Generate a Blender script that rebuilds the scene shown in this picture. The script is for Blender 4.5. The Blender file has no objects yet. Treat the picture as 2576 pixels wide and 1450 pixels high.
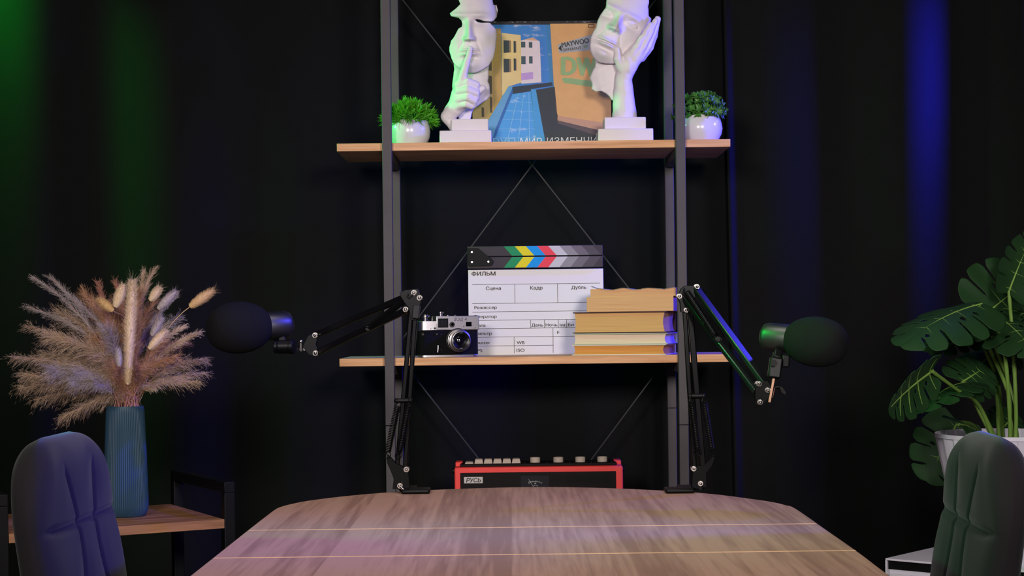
import bpy, bmesh, math, random
import numpy as np
from mathutils import Vector, Matrix

random.seed(7)
R = math.radians
SC = bpy.context.scene
COL = SC.collection

# ------------------------------------------------------------------ camera
CX, CY, F = 1288.0, 808.0, 4400.0          # principal point and focal length (pixels of 2576x1450)
EYE = 1.05
ROLL = R(0.68)
CR, SR = math.cos(ROLL), math.sin(ROLL)

def at(px, py, Y):
    """world point seen at pixel (px, py) at depth Y"""
    dx, dy = px - CX, py - CY
    xl = dx * CR - dy * SR
    dn = dx * SR + dy * CR
    return Vector((xl * Y / F, Y, EYE - dn * Y / F))

cam_data = bpy.data.cameras.new('camera')
cam = bpy.data.objects.new('camera', cam_data)
COL.objects.link(cam)
cam_data.sensor_fit = 'HORIZONTAL'
cam_data.sensor_width = 36.0
cam_data.lens = 36.0 * F / 2576.0
cam_data.shift_y = (CY - 725.0) / 2576.0
cam_data.clip_start = 0.05
cam.matrix_world = Matrix(((CR, SR, 0, 0), (0, 0, -1, 0), (-SR, CR, 0, EYE), (0, 0, 0, 1)))
SC.camera = cam

# ------------------------------------------------------------------ colour management, world, lamps
SC.view_settings.view_transform = 'Standard'
SC.view_settings.look = 'None'
SC.view_settings.exposure = 0.0
SC.view_settings.gamma = 1.0
SC.view_settings.use_curve_mapping = False
W = bpy.data.worlds.new('world')
SC.world = W
W.use_nodes = True
W.node_tree.nodes['Background'].inputs[0].default_value = (0.9, 0.85, 1.0, 1)
W.node_tree.nodes['Background'].inputs[1].default_value = 0.012

def lamp(name, loc, target, watts, color, size, size_y=None, spread=180):
    d = bpy.data.lights.new(name, 'AREA')
    d.energy = watts
    d.color = color
    d.size = size
    if size_y:
        d.shape = 'RECTANGLE'
        d.size_y = size_y
    else:
        d.shape = 'DISK'
    d.spread = R(spread)
    o = bpy.data.objects.new(name, d)
    COL.objects.link(o)
    o.location = loc
    o.rotation_euler = (Vector(target) - Vector(loc)).to_track_quat('-Z', 'Y').to_euler()
    return o

KEY = (1.0, 0.92, 0.90)
lamp('softbox_lamp', (-0.75, 0.1, 1.75), (0.0, 4.1, 1.25), 10, KEY, 0.45, 0.45, 75)
lamp('softbox_lamp', (0.75, 0.1, 1.75), (0.1, 4.1, 1.25), 10, KEY, 0.45, 0.45, 75)
lamp('table_fill_lamp', (0.0, 2.4, 2.65), (0.0, 2.6, 0.75), 4.5, (1.0, 0.9, 0.86), 0.6, 0.6, 90)  # added overhead fill that brightens the tabletop, not a fixture of the room
# coloured LED lamps: one pair grazes the curtain, one pair rims the shelving, one pair is aimed across the table; narrow accent beams are added
GREEN, BLUE = (0.06, 1.0, 0.24), (0.07, 0.06, 1.0)
lamp('green_led_and_added_lamp', (-1.52, 4.42, 2.30), (-1.26, 4.51, 1.72), 3.2, (0.0, 1.0, 0.06), 0.08, None, 62)
lamp('blue_led_and_added_lamp', (1.76, 4.42, 2.05), (1.0, 4.56, 1.5), 15, (0.02, 0.02, 1.0), 0.08, None, 56)
lamp('green_led_and_added_lamp', (-1.50, 4.09, 1.90), (0.0, 4.16, 1.48), 1.1, GREEN, 0.10, None, 38)
lamp('blue_led_and_added_lamp', (1.62, 3.90, 1.85), (0.1, 4.15, 1.42), 1.8, BLUE, 0.10, None, 40)
lamp('blue_led_and_added_lamp', (1.65, 2.40, 1.16), (-0.64, 2.36, 0.82), 3.1, BLUE, 0.20, None, 26)
lamp('blue_led_and_added_lamp', (1.65, 2.45, 2.45), (-0.42, 3.24, 1.06), 0.5, BLUE, 0.12, None, 12)  # added narrow beam, only for the blue stripe on the left microphone
lamp('green_led_and_added_lamp', (-1.65, 2.45, 2.45), (0.49, 2.90, 1.04), 0.35, (0.0, 1.0, 0.08), 0.12, None, 12)  # added narrow beam, only for the green glint on the right microphone
lamp('blue_led_and_added_lamp', (1.40, 3.95, 2.30), (0.36, 2.95, 1.0), 0.45, BLUE, 0.12, None, 26)  # added beam that turns the right arm's upper bars blue
lamp('green_led_and_added_lamp', (-1.65, 2.45, 1.25), (0.72, 2.44, 0.86), 1.2, (0.02, 1.0, 0.3), 0.20, None, 30)

# ------------------------------------------------------------------ materials
def lin(c):
    return tuple(((v / 255) / 12.92 if v / 255 <= 0.04045 else ((v / 255 + 0.055) / 1.055) ** 2.4) for v in c) + (1.0,)

MATS = {}
def mat(name, rgb, rough=0.5, metal=0.0, spec=0.22, var=0.0, scale=30.0, bump=0.0, bscale=200.0, sheen=0.0, coat=0.0, stretch=None, linear=None, sss=0.0):
    """Principled material with an optional noise tint (var) and noise bump"""
    if name in MATS:
        return MATS[name]
    m = bpy.data.materials.new(name)
    m.use_nodes = True
    nt = m.node_tree
    b = nt.nodes['Principled BSDF']
    col = linear + (1.0,) if linear else lin(rgb)
    b.inputs['Base Color'].default_value = col
    b.inputs['Roughness'].default_value = rough
    b.inputs['Metallic'].default_value = metal
    b.inputs['Specular IOR Level'].default_value = spec
    b.inputs['Sheen Weight'].default_value = sheen
    b.inputs['Sheen Roughness'].default_value = 0.4
    b.inputs['Coat Weight'].default_value = coat
    tc = nt.nodes.new('ShaderNodeTexCoord')
    mp = nt.nodes.new('ShaderNodeMapping')
    nt.links.new(tc.outputs['Object'], mp.inputs['Vector'])
    if stretch:
        mp.inputs['Scale'].default_value = stretch
    nz = nt.nodes.new('ShaderNodeTexNoise')
    nz.inputs['Scale'].default_value = scale
    nz.inputs['Detail'].default_value = 5
    nt.links.new(mp.outputs[0], nz.inputs['Vector'])
    mx = nt.nodes.new('ShaderNodeMix')
    mx.data_type = 'RGBA'
    mx.inputs[6].default_value = tuple(min(1, c * (1 - var)) for c in col[:3]) + (1,)
    mx.inputs[7].default_value = tuple(min(1, c * (1 + var)) for c in col[:3]) + (1,)
    nt.links.new(nz.outputs['Fac'], mx.inputs[0])
    nt.links.new(mx.outputs[2], b.inputs['Base Color'])
    if bump:
        n2 = nt.nodes.new('ShaderNodeTexNoise')
        n2.inputs['Scale'].default_value = bscale
        n2.inputs['Detail'].default_value = 4
        nt.links.new(mp.outputs[0], n2.inputs['Vector'])
        bp = nt.nodes.new('ShaderNodeBump')
        bp.inputs['Strength'].default_value = bump
        bp.inputs['Distance'].default_value = 0.002
        nt.links.new(n2.outputs['Fac'], bp.inputs['Height'])
        nt.links.new(bp.outputs[0], b.inputs['Normal'])
    MATS[name] = m
    return m

def wood(name, dark, light, stretch, rough=0.5, planks=None, spec=0.4, coat=0.0):
    """oak laminate: stretched noise grain, with optional plank tint"""
    m = bpy.data.materials.new(name)
    m.use_nodes = True
    nt = m.node_tree
    L = nt.links.new
    b = nt.nodes['Principled BSDF']
    b.inputs['Roughness'].default_value = rough
    b.inputs['Specular IOR Level'].default_value = spec
    b.inputs['Coat Weight'].default_value = coat
    tc = nt.nodes.new('ShaderNodeTexCoord')
    mp = nt.nodes.new('ShaderNodeMapping')
    mp.inputs['Scale'].default_value = stretch
    L(tc.outputs['Object'], mp.inputs['Vector'])
    vec = mp.outputs[0]
    if planks:
        br = nt.nodes.new('ShaderNodeTexBrick')
        br.inputs['Color1'].default_value = (0.0, 0, 0, 1)
        br.inputs['Color2'].default_value = (1, 1, 1, 1)
        br.inputs['Mortar'].default_value = (0.3, 0.3, 0.3, 1)
        br.inputs['Mortar Size'].default_value = 0.0
        br.inputs['Brick Width'].default_value = planks[0]
        br.inputs['Row Height'].default_value = planks[1]
        br.inputs['Scale'].default_value = 1.0
        mb = nt.nodes.new('ShaderNodeMapping')
        mb.inputs['Rotation'].default_value = (0, 0, R(90))
        mb.inputs['Location'].default_value = (2.0, 0.03, 0)
        br.offset = 0.0
        L(tc.outputs['Object'], mb.inputs['Vector'])
        L(mb.outputs[0], br.inputs['Vector'])
        # shift the grain from plank to plank
        ad = nt.nodes.new('ShaderNodeVectorMath')
        ad.operation = 'MULTIPLY_ADD'
        L(br.outputs['Color'], ad.inputs[0])
        ad.inputs[1].default_value = (7.3, 3.1, 5.7)
        L(mp.outputs[0], ad.inputs[2])
        vec = ad.outputs[0]
    wv = nt.nodes.new('ShaderNodeTexNoise')
    wv.inputs['Scale'].default_value = 1.0
    wv.inputs['Detail'].default_value = 6
    wv.inputs['Distortion'].default_value = 0.25 if planks else 0.3
    L(vec, wv.inputs['Vector'])
    src = wv.outputs['Fac']
    if planks:
        # cathedral figure: bands cut from the same noise
        mth = nt.nodes.new('ShaderNodeMath')
        mth.operation = 'MULTIPLY'
        mth.inputs[1].default_value = 15.0
        n3 = nt.nodes.new('ShaderNodeTexNoise')
        n3.inputs['Scale'].default_value = 0.12
        n3.inputs['Detail'].default_value = 1
        L(vec, n3.inputs['Vector'])
        L(n3.outputs['Fac'], mth.inputs[0])
        sn = nt.nodes.new('ShaderNodeMath')
        sn.operation = 'SINE'
        L(mth.outputs[0], sn.inputs[0])
        m2 = nt.nodes.new('ShaderNodeMath')
        m2.operation = 'MULTIPLY_ADD'
        L(sn.outputs[0], m2.inputs[0])
        m2.inputs[1].default_value = 0.13
        L(wv.outputs['Fac'], m2.inputs[2])
        m3 = nt.nodes.new('ShaderNodeMath')
        m3.operation = 'MULTIPLY_ADD'
        L(br.outputs['Color'], m3.inputs[0])
        m3.inputs[1].default_value = 0.30
        L(m2.outputs[0], m3.inputs[2])
        m4 = nt.nodes.new('ShaderNodeMath')
        m4.operation = 'SUBTRACT'
        L(m3.outputs[0], m4.inputs[0])
        m4.inputs[1].default_value = 0.15
        src = m4.outputs[0]
    rp = nt.nodes.new('ShaderNodeValToRGB')
    rp.color_ramp.elements[0].position = 0.28
    rp.color_ramp.elements[0].color = lin(dark)
    rp.color_ramp.elements[1].position = 0.66
    rp.color_ramp.elements[1].color = lin(light)
    L(src, rp.inputs[0])
    L(rp.outputs[0], b.inputs['Base Color'])
    MATS[name] = m
    return m

# ------------------------------------------------------------------ mesh builder
class MB:
    def __init__(self):
        self.v, self.f, self.mi = [], [], []
    def add(self, verts, faces, mi=0, M=None):
        o = len(self.v)
        for p in verts:
            p = Vector(p)
            self.v.append(M @ p if M else p)
        for f in faces:
            self.f.append(tuple(i + o for i in f))
            self.mi.append(mi)
        return self
    def box(self, c, s, M=None, mi=0, rot=None):
        x, y, z = s[0] / 2, s[1] / 2, s[2] / 2
        vs = [Vector(p) for p in ((-x, -y, -z), (x, -y, -z), (x, y, -z), (-x, y, -z), (-x, -y, z), (x, -y, z), (x, y, z), (-x, y, z))]
        T = Matrix.Translation(c)
        if rot is not None:
            T = T @ rot.to_4x4()
        if M:
            T = M @ T
        return self.add([T @ p for p in vs], [(0, 3, 2, 1), (4, 5, 6, 7), (0, 1, 5, 4), (1, 2, 6, 5), (2, 3, 7, 6), (3, 0, 4, 7)], mi)
    def bar(self, p0, p1, w, h, up=(0, 0, 1), mi=0):
        """square bar from p0 to p1, w across, h along `up`"""
        p0, p1 = Vector(p0), Vector(p1)
        d = (p1 - p0)
        L = d.length
        d.normalize()
        x = d.cross(Vector(up)).normalized()
        y = x.cross(d).normalized()
        M = Matrix(((x.x, d.x, y.x), (x.y, d.y, y.y), (x.z, d.z, y.z)))
        return self.box((p0 + p1) / 2, (w, L, h), rot=M, mi=mi)
    def tube(self, pts, radii, n=10, cap=True, mi=0):
        pts = [Vector(p) for p in pts]
        if not hasattr(radii, '__len__'):
            radii = [radii] * len(pts)
        t0 = (pts[1] - pts[0]).normalized()
        a = Vector((0, 0, 1)) if abs(t0.z) < 0.9 else Vector((1, 0, 0))
        u = t0.cross(a).normalized()
        vs, fs = [], []
        for i, p in enumerate(pts):
            t = (pts[min(i + 1, len(pts) - 1)] - pts[max(i - 1, 0)]).normalized()
            u = (u - t * u.dot(t))
            if u.length < 1e-6:
                u = t.orthogonal()
            u.normalize()
            w = t.cross(u)
            for k in range(n):
                an = 2 * math.pi * k / n
                vs.append(p + (u * math.cos(an) + w * math.sin(an)) * radii[i])
        for i in range(len(pts) - 1):
            for k in range(n):
                k2 = (k + 1) % n
                fs.append((i * n + k, i * n + k2, (i + 1) * n + k2, (i + 1) * n + k))
        if cap:
            fs.append(tuple(reversed(range(n))))
            fs.append(tuple(range((len(pts) - 1) * n, len(pts) * n)))
        return self.add(vs, fs, mi)
    def cyl(self, p0, p1, r0, r1=None, n=24, mi=0):
        return self.tube([p0, p1], [r0, r0 if r1 is None else r1], n, True, mi)
    def lathe(self, prof, n=48, M=None, mi=0, cap=True, rfun=None):
        """profile [(r, z)] about z"""
        vs, fs = [], []
        for (r, z) in prof:
            for k in range(n):
                a = 2 * math.pi * k / n
                rr = r * (rfun(k, z) if rfun else 1)
                vs.append((rr * math.cos(a), rr * math.sin(a), z))
        m = len(prof)
        for i in range(m - 1):
            for k in range(n):
                k2 = (k + 1) % n
                fs.append((i * n + k, i * n + k2, (i + 1) * n + k2, (i + 1) * n + k))
        if cap:
            fs.append(tuple(reversed(range(n))))
            fs.append(tuple(range((m - 1) * n, m * n)))
        return self.add(vs, fs, mi, M)
    def prism(self, poly, t0, t1, M=None, mi=0):
        """polygon in local x,z extruded along y from t0 to t1"""
        n = len(poly)
        vs = [(p[0], t0, p[1]) for p in poly] + [(p[0], t1, p[1]) for p in poly]
        fs = [tuple(range(n)), tuple(reversed(range(n, 2 * n)))]
        for k in range(n):
            k2 = (k + 1) % n
            fs.append((k, k + n, k2 + n, k2))
        return self.add(vs, fs, mi, M)
    def slab(self, poly, z0, z1, mi=0):
        """polygon in x,y extruded along z"""
        n = len(poly)
        vs = [(p[0], p[1], z0) for p in poly] + [(p[0], p[1], z1) for p in poly]
        fs = [tuple(reversed(range(n))), tuple(range(n, 2 * n))]
        for k in range(n):
            k2 = (k + 1) % n
            fs.append((k, k2, k2 + n, k + n))
        return self.add(vs, fs, mi)
    def ball(self, c, r, n=16, M=None, mi=0):
        if not hasattr(r, '__len__'):
            r = (r, r, r)
        m = n // 2
        vs, fs = [], []
        for i in range(1, m):
            th = math.pi * i / m
            for k in range(n):
                a = 2 * math.pi * k / n
                vs.append((r[0] * math.sin(th) * math.cos(a), r[1] * math.sin(th) * math.sin(a), r[2] * math.cos(th)))
        T = len(vs)
        vs += [(0, 0, r[2]), (0, 0, -r[2])]
        for i in range(m - 2):
            for k in range(n):
                k2 = (k + 1) % n
                fs.append((i * n + k, (i + 1) * n + k, (i + 1) * n + k2, i * n + k2))
        for k in range(n):
            k2 = (k + 1) % n
            fs.append((T, k, k2))
            fs.append((T + 1, (m - 2) * n + k2, (m - 2) * n + k))
        T4 = Matrix.Translation(c)
        if M is not None:
            T4 = T4 @ M.to_4x4()
        return self.add([T4 @ Vector(p) for p in vs], fs, mi)
    def build(self, name, mats, parent=None, world=False, smooth=40, bevel=0.0, solidify=0.0, segs=2, fix=True):
        if not isinstance(mats, (list, tuple)):
            mats = [mats]
        off = Vector((0, 0, 0))
        if world and parent is not None:
            p = parent
            while p is not None:
                off += p.location
                p = p.parent
        me = bpy.data.meshes.new(name)
        me.from_pydata([tuple(v - off) for v in self.v], [], self.f)
        for m in mats:
            me.materials.append(m)
        me.polygons.foreach_set('material_index', self.mi)
        if fix:
            bm = bmesh.new()
            bm.from_mesh(me)
            bmesh.ops.recalc_face_normals(bm, faces=bm.faces)
            bm.to_mesh(me)
            bm.free()
        if smooth:
            me.polygons.foreach_set('use_smooth', [True] * len(me.polygons))
            me.set_sharp_from_angle(angle=R(smooth))
        me.update()
        o = bpy.data.objects.new(name, me)
        COL.objects.link(o)
        if parent is not None:
            o.parent = parent
        if bevel:
            md = o.modifiers.new('bevel', 'BEVEL')
            md.width = bevel
            md.segments = segs
            md.limit_method = 'ANGLE'
            md.angle_limit = R(40)
        if solidify:
            md = o.modifiers.new('solidify', 'SOLIDIFY')
            md.thickness = solidify
            md.offset = 0
        return o

def tag(o, label=None, cat=None, group=None, kind=None):
    if label: o['label'] = label
    if cat: o['category'] = cat
    if group: o['group'] = group
    if kind: o['kind'] = kind
    return o

def thing(name, label, cat, loc=(0, 0, 0), rotz=0.0, group=None):
    o = bpy.data.objects.new(name, None)
    o.empty_display_size = 0.05
    COL.objects.link(o)
    o.location = loc
    o.rotation_euler = (0, 0, rotz)
    return tag(o, label, cat, group)

def text_geo(body, size, bands=72):
    """lettering as thin horizontal strips, filled by winding number (safe for overlapping glyph contours)"""
    cu = bpy.data.curves.new('text', 'FONT')
    cu.body = body
    cu.size = size
    o = bpy.data.objects.new('text', cu)
    COL.objects.link(o)
    dg = bpy.context.evaluated_depsgraph_get()
    cv = o.evaluated_get(dg).to_curve(dg)
    E = []
    for sp in cv.splines:
        P = []
        bp = sp.bezier_points
        n = len(bp)
        for i in range(n):
            p0, p3 = bp[i], bp[(i + 1) % n]
            a, b, c, d = p0.co, p0.handle_right, p3.handle_left, p3.co
            for k in range(6):
                t = k / 6
                P.append(a * (1 - t) ** 3 + b * 3 * t * (1 - t) ** 2 + c * 3 * t * t * (1 - t) + d * t ** 3)
        E += [(P[i], P[(i + 1) % len(P)]) for i in range(len(P))]
    o.to_curve_clear()
    bpy.data.objects.remove(o)
    bpy.data.curves.remove(cu)
    vs, fs = [], []
    if not E:
        return vs, fs
    y0 = min(e[0].y for e in E); y1 = max(e[0].y for e in E)
    dy = (y1 - y0) / bands
    for j in range(bands):
        y = y0 + (j + 0.5) * dy
        X = []
        for a, b in E:
            if (a.y > y) != (b.y > y):
                t = (y - a.y) / (b.y - a.y)
                sl = (b.x - a.x) / (b.y - a.y) * dy / 2
                if abs(sl) > dy * 3: sl = 0
                X.append((a.x + (b.x - a.x) * t, 1 if b.y > a.y else -1, sl))
        X.sort()
        w = 0
        for x, d, sl in X:
            if w == 0: st = (x, sl)
            w += d
            if w == 0:
                k = len(vs)
                vs += [Vector((st[0] - st[1], y - dy / 2, 0)), Vector((x - sl, y - dy / 2, 0)), Vector((x + sl, y + dy / 2, 0)), Vector((st[0] + st[1], y + dy / 2, 0))]
                fs.append((k, k + 1, k + 2, k + 3))
    return vs, fs

def put_text(mb, body, x, z, cap, y, width=None, bold=0.012, mi=0, shear=0.0, rot=0.0, M=None):
    """flat lettering facing -y; (x, z) is the left end of the baseline, cap the height of a capital"""
    vs, fs = text_geo(body, cap / 0.70)
    if not vs:
        return
    x0 = min(v.x for v in vs)
    w = max(v.x for v in vs) - x0
    k = (width / w) if width else 1.0
    c, s = math.cos(rot), math.sin(rot)
    e = max(bold, 0) * cap * 1.5
    for i_, (ox, oz) in enumerate(((0, 0),) if e == 0 else ((-e, 0), (e, 0), (0, e * 0.5), (0, -e * 0.5))):
        yy = y - i_ * 0.000015
        out = []
        for v in vs:
            a, b = (v.x - x0) * k + v.y * shear + ox, v.y + oz
            out.append((x + a * c - b * s, yy, z + a * s + b * c))
        mb.add(out, fs, mi, M)

# common materials
M_BLACKMETAL = mat('black_powder_coat', (76, 71, 74), 0.55, 0.0, 0.4, var=0.2, scale=14, bump=0.25, bscale=900)
M_DARKMETAL = mat('dark_frame_metal', (9, 9, 10), 0.5, 0.0, 0.2)
M_ARM = mat('gloss_black_arm', (8, 8, 9), 0.3, 0.0, 0.12)
M_CHROME = mat('bright_steel', (200, 195, 190), 0.18, 1.0)
M_PLASTIC = mat('black_plastic', (8, 8, 9), 0.42, spec=0.16)
M_SHELF = wood('oak_shelf', (200, 142, 92), (238, 184, 134), (6, 60, 130), 0.55)
M_WHITE_CERAMIC = mat('white_ceramic', (225, 221, 224), 0.22, spec=0.5)
M_PLASTER = mat('white_plaster', (238, 230, 232), 0.75, spec=0.2, bump=0.22, bscale=420, var=0.03)
M_CURTAIN = mat('black_drape', (20, 20, 20), 0.9, spec=0.1, linear=(0.0088, 0.0087, 0.0089), bump=0.1, bscale=900, var=0.1)

# ------------------------------------------------------------------ the setting
def structure(o):
    o['kind'] = 'structure'
    return o

mb = MB(); mb.box((0, 2.2, -0.02), (7.0, 6.0, 0.04))
structure(mb.build('floor', mat('dark_floor', (48, 42, 38), 0.6, var=0.2, scale=8)))
mb = MB(); mb.box((0, 4.78, 1.4), (7.0, 0.06, 2.8))
structure(mb.build('wall_back', mat('black_wall', (22, 22, 23), 0.9)))

def curtain(name, x0, x1, y0, fold, label, ztop=2.75, lean=0.0):
    mb = MB()
    nx, nz = int((x1 - x0) / 0.006), 10
    vs, fs = [], []
    for j in range(nz + 1):
        z = 0.015 + (ztop - 0.015) * j / nz
        for i in range(nx + 1):
            x = x0 + (x1 - x0) * i / nx
            vs.append((x + lean * (z - 1.0), y0 + fold(x, z), z))
    for j in range(nz):
        for i in range(nx):
            a = j * (nx + 1) + i
            fs.append((a, a + 1, a + nx + 2, a + nx + 1))
    mb.add(vs, fs)
    o = mb.build(name, M_CURTAIN, smooth=180, solidify=0.003, fix=False)
    return tag(o, label, 'curtain')

def sstep(a, b, x):
    t = min(1, max(0, (x - a) / (b - a)))
    return t * t * (3 - 2 * t)

def fold_left(x, z):
    A = 0.018 * (1 - sstep(-1.05, -0.45, x)) + 0.003
    f = -A * math.sin(2 * math.pi * (x + 0.955) / 0.355 + 0.15 * math.sin(z * 2))
    f += 0.004 * math.sin(11 * x + 1.1 * z)
    f += 0.02 * sstep(0.50, 0.6, x)
    return f

def fold_right(x, z):
    A = 0.021 * sstep(0.72, 1.05, x) + 0.004
    f = A * math.sin(2 * math.pi * (x - 1.10) / 0.335 + 0.1 * math.sin(z * 2.3))
    f += 0.003 * math.sin(13 * x + z)
    f -= 0.012 * math.exp(-((x - 0.565) / 0.014) ** 2)
    return f

curtain('curtain', -2.6, 0.60, 4.52, fold_left, 'long black fabric curtain hanging behind the shelving and the dried bouquet')
curtain('curtain', 0.563, 2.6, 4.50, fold_right, 'black fabric curtain lit blue behind the monstera, overlapping its neighbour in a hemmed edge', lean=-0.012)

# ------------------------------------------------------------------ shelving unit
SXC, SY = 0.055, 4.035            # centre and front plane of the posts
Z_TOP, Z_MID, Z_LOW = 1.4665, 0.967, 0.4675   # upper faces of the boards
rack = thing('shelving_unit', 'open loft shelving unit with oak boards and black square metal posts', 'shelving unit', (SXC, SY, 0))
PW = 0.022
for sx in (-1, 1):
    for yy, jz in ((0.0, 0.812 if sx < 0 else 0.806), (0.297, 0.83)):
        x = sx * (0.35 - PW / 2)
        mb = MB(); mb.box((x, yy + PW / 2, (jz + 2.02) / 2), (PW, PW, 2.02 - jz))
        p = mb.build('post', M_BLACKMETAL, rack, bevel=0.0012)
        mb = MB(); mb.box((x, yy + PW / 2, (jz - 0.0012) / 2), (PW - 0.0006, PW - 0.0006, jz - 0.0012))
        mb.build('post_extension', M_BLACKMETAL, p, bevel=0.0012)
for z in (Z_TOP, Z_MID, Z_LOW, 0.06):
    w = 0.913
    mb = MB(); mb.box((0, PW + 0.1375, z - 0.009), (w, 0.273, 0.018))
    mb.build('shelf_board', M_SHELF, rack, bevel=0.0006)
    for sx in (-1, 1):
        mb = MB(); mb.box((sx * (0.35 - PW / 2), 0.1595, z - 0.018 - 0.0112), (PW, 0.275, 0.022))
        mb.build('crossbar', M_BLACKMETAL, rack, bevel=0.001)
xl_, xr_ = -0.341, 0.341
for (zt, zb) in ((1.884, 0.992), (0.968, 0.076)):
    for s in (1, -1):
        mb = MB()
        yb = 0.297 + PW + 0.003 + (0.003 if s > 0 else 0)
        mb.bar((s * xl_, yb, zt), (s * xr_, yb, zb), 0.003, 0.0075, up=(0, 1, 0))
        mb.tube([(s * xl_, yb - 0.002, zt), (s * xl_, yb + 0.004, zt)], 0.005, 10)
        mb.build('brace', mat('grey_brace', (44, 44, 45), 0.5), rack)
S_F = 4.05 / F                     # metres per pixel on the shelf front plane

# ------------------------------------------------------------------ plaster sculptures (signed distance fields meshed with surface nets)
def surface_nets(D, origin, h):
    nx, ny, nz = D.shape
    S = D < 0
    c = [S[i:nx - 1 + i, j:ny - 1 + j, k:nz - 1 + k] for i in (0, 1) for j in (0, 1) for k in (0, 1)]
    cnt = sum(a.astype(np.int8) for a in c)
    act = (cnt > 0) & (cnt < 8)
    idx = np.argwhere(act)
    ids = -np.ones(act.shape, dtype=np.int64)
    ids[tuple(idx.T)] = np.arange(len(idx))
    val = {}
    for i in (0, 1):
        for j in (0, 1):
            for k in (0, 1):
                val[(i, j, k)] = D[idx[:, 0] + i, idx[:, 1] + j, idx[:, 2] + k]
    acc = np.zeros((len(idx), 3)); n = np.zeros(len(idx))
    corners = list(val)
    for a in corners:
        for ax in range(3):
            if a[ax] == 0:
                b = list(a); b[ax] = 1; b = tuple(b)
                va, vb = val[a], val[b]
                m = (va < 0) != (vb < 0)
                t = np.where(m, va / np.where(m, va - vb, 1), 0)
                p = np.tile(np.array(a, float), (len(idx), 1)); p[:, ax] = t
                acc[m] += p[m]; n[m] += 1
    P = (idx + acc / n[:, None]) * h + np.array(origin)
    faces = []
    for ax in range(3):
        sl0 = [slice(None)] * 3; sl1 = [slice(None)] * 3
        sl0[ax] = slice(0, -1); sl1[ax] = slice(1, None)
        A, B = S[tuple(sl0)], S[tuple(sl1)]
        e = np.argwhere(A != B)
        o1, o2 = [(1, 2), (2, 0), (0, 1)][ax]
        ok = (e[:, o1] > 0) & (e[:, o2] > 0) & (e[:, o1] < D.shape[o1] - 1) & (e[:, o2] < D.shape[o2] - 1)
        e = e[ok]
        inside = A[tuple(e.T)]
        q = []
        for (u, v) in ((1, 1), (0, 1), (0, 0), (1, 0)):
            cc = e.copy(); cc[:, o1] -= u; cc[:, o2] -= v
            q.append(ids[tuple(cc.T)])
        q = np.stack(q, 1)
        q[~inside] = q[~inside][:, ::-1]
        faces.append(q)
    return P, np.concatenate(faces)

def poly_sdf(U, V, poly):
    """signed distance to a polygon on a 2D grid (negative inside)"""
    d = np.full(U.shape, 1e9); ins = np.zeros(U.shape, bool)
    n = len(poly)
    for i in range(n):
        x0, y0 = poly[i]; x1, y1 = poly[(i + 1) % n]
        ex, ey = x1 - x0, y1 - y0
        t = np.clip(((U - x0) * ex + (V - y0) * ey) / (ex * ex + ey * ey + 1e-9), 0, 1)
        d = np.minimum(d, (U - x0 - t * ex) ** 2 + (V - y0 - t * ey) ** 2)
        if y0 != y1:
            ins ^= ((y0 > V) != (y1 > V)) & (U < (x1 - x0) * (V - y0) / (y1 - y0) + x0)
    d = np.sqrt(d)
    return np.where(ins, -d, d)

def smin(a, b, k):
    h = np.clip(0.5 + 0.5 * (b - a) / k, 0, 1)
    return b * (1 - h) + a * h - k * h * (1 - h)
def smax(a, b, k):
    return -smin(-a, -b, k)
def capsule(G, pts):
    out = None
    for (a, b) in zip(pts[:-1], pts[1:]):
        pa = [G[i] - a[i] for i in range(3)]
        ba = [b[i] - a[i] for i in range(3)]
        L = sum(x * x for x in ba) + 1e-9
        t = np.clip(sum(pa[i] * ba[i] for i in range(3)) / L, 0, 1)
        d = np.sqrt(sum((pa[i] - t * ba[i]) ** 2 for i in range(3))) - (a[3] + t * (b[3] - a[3]))
        out = d if out is None else np.minimum(out, d)
    return out
def ellipsoid(G, c, r):
    k0 = np.sqrt(sum(((G[i] - c[i]) / r[i]) ** 2 for i in range(3)))
    return (k0 - 1) * min(r)
def gs(x, s):
    return np.exp(-(x / s) ** 2)

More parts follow.
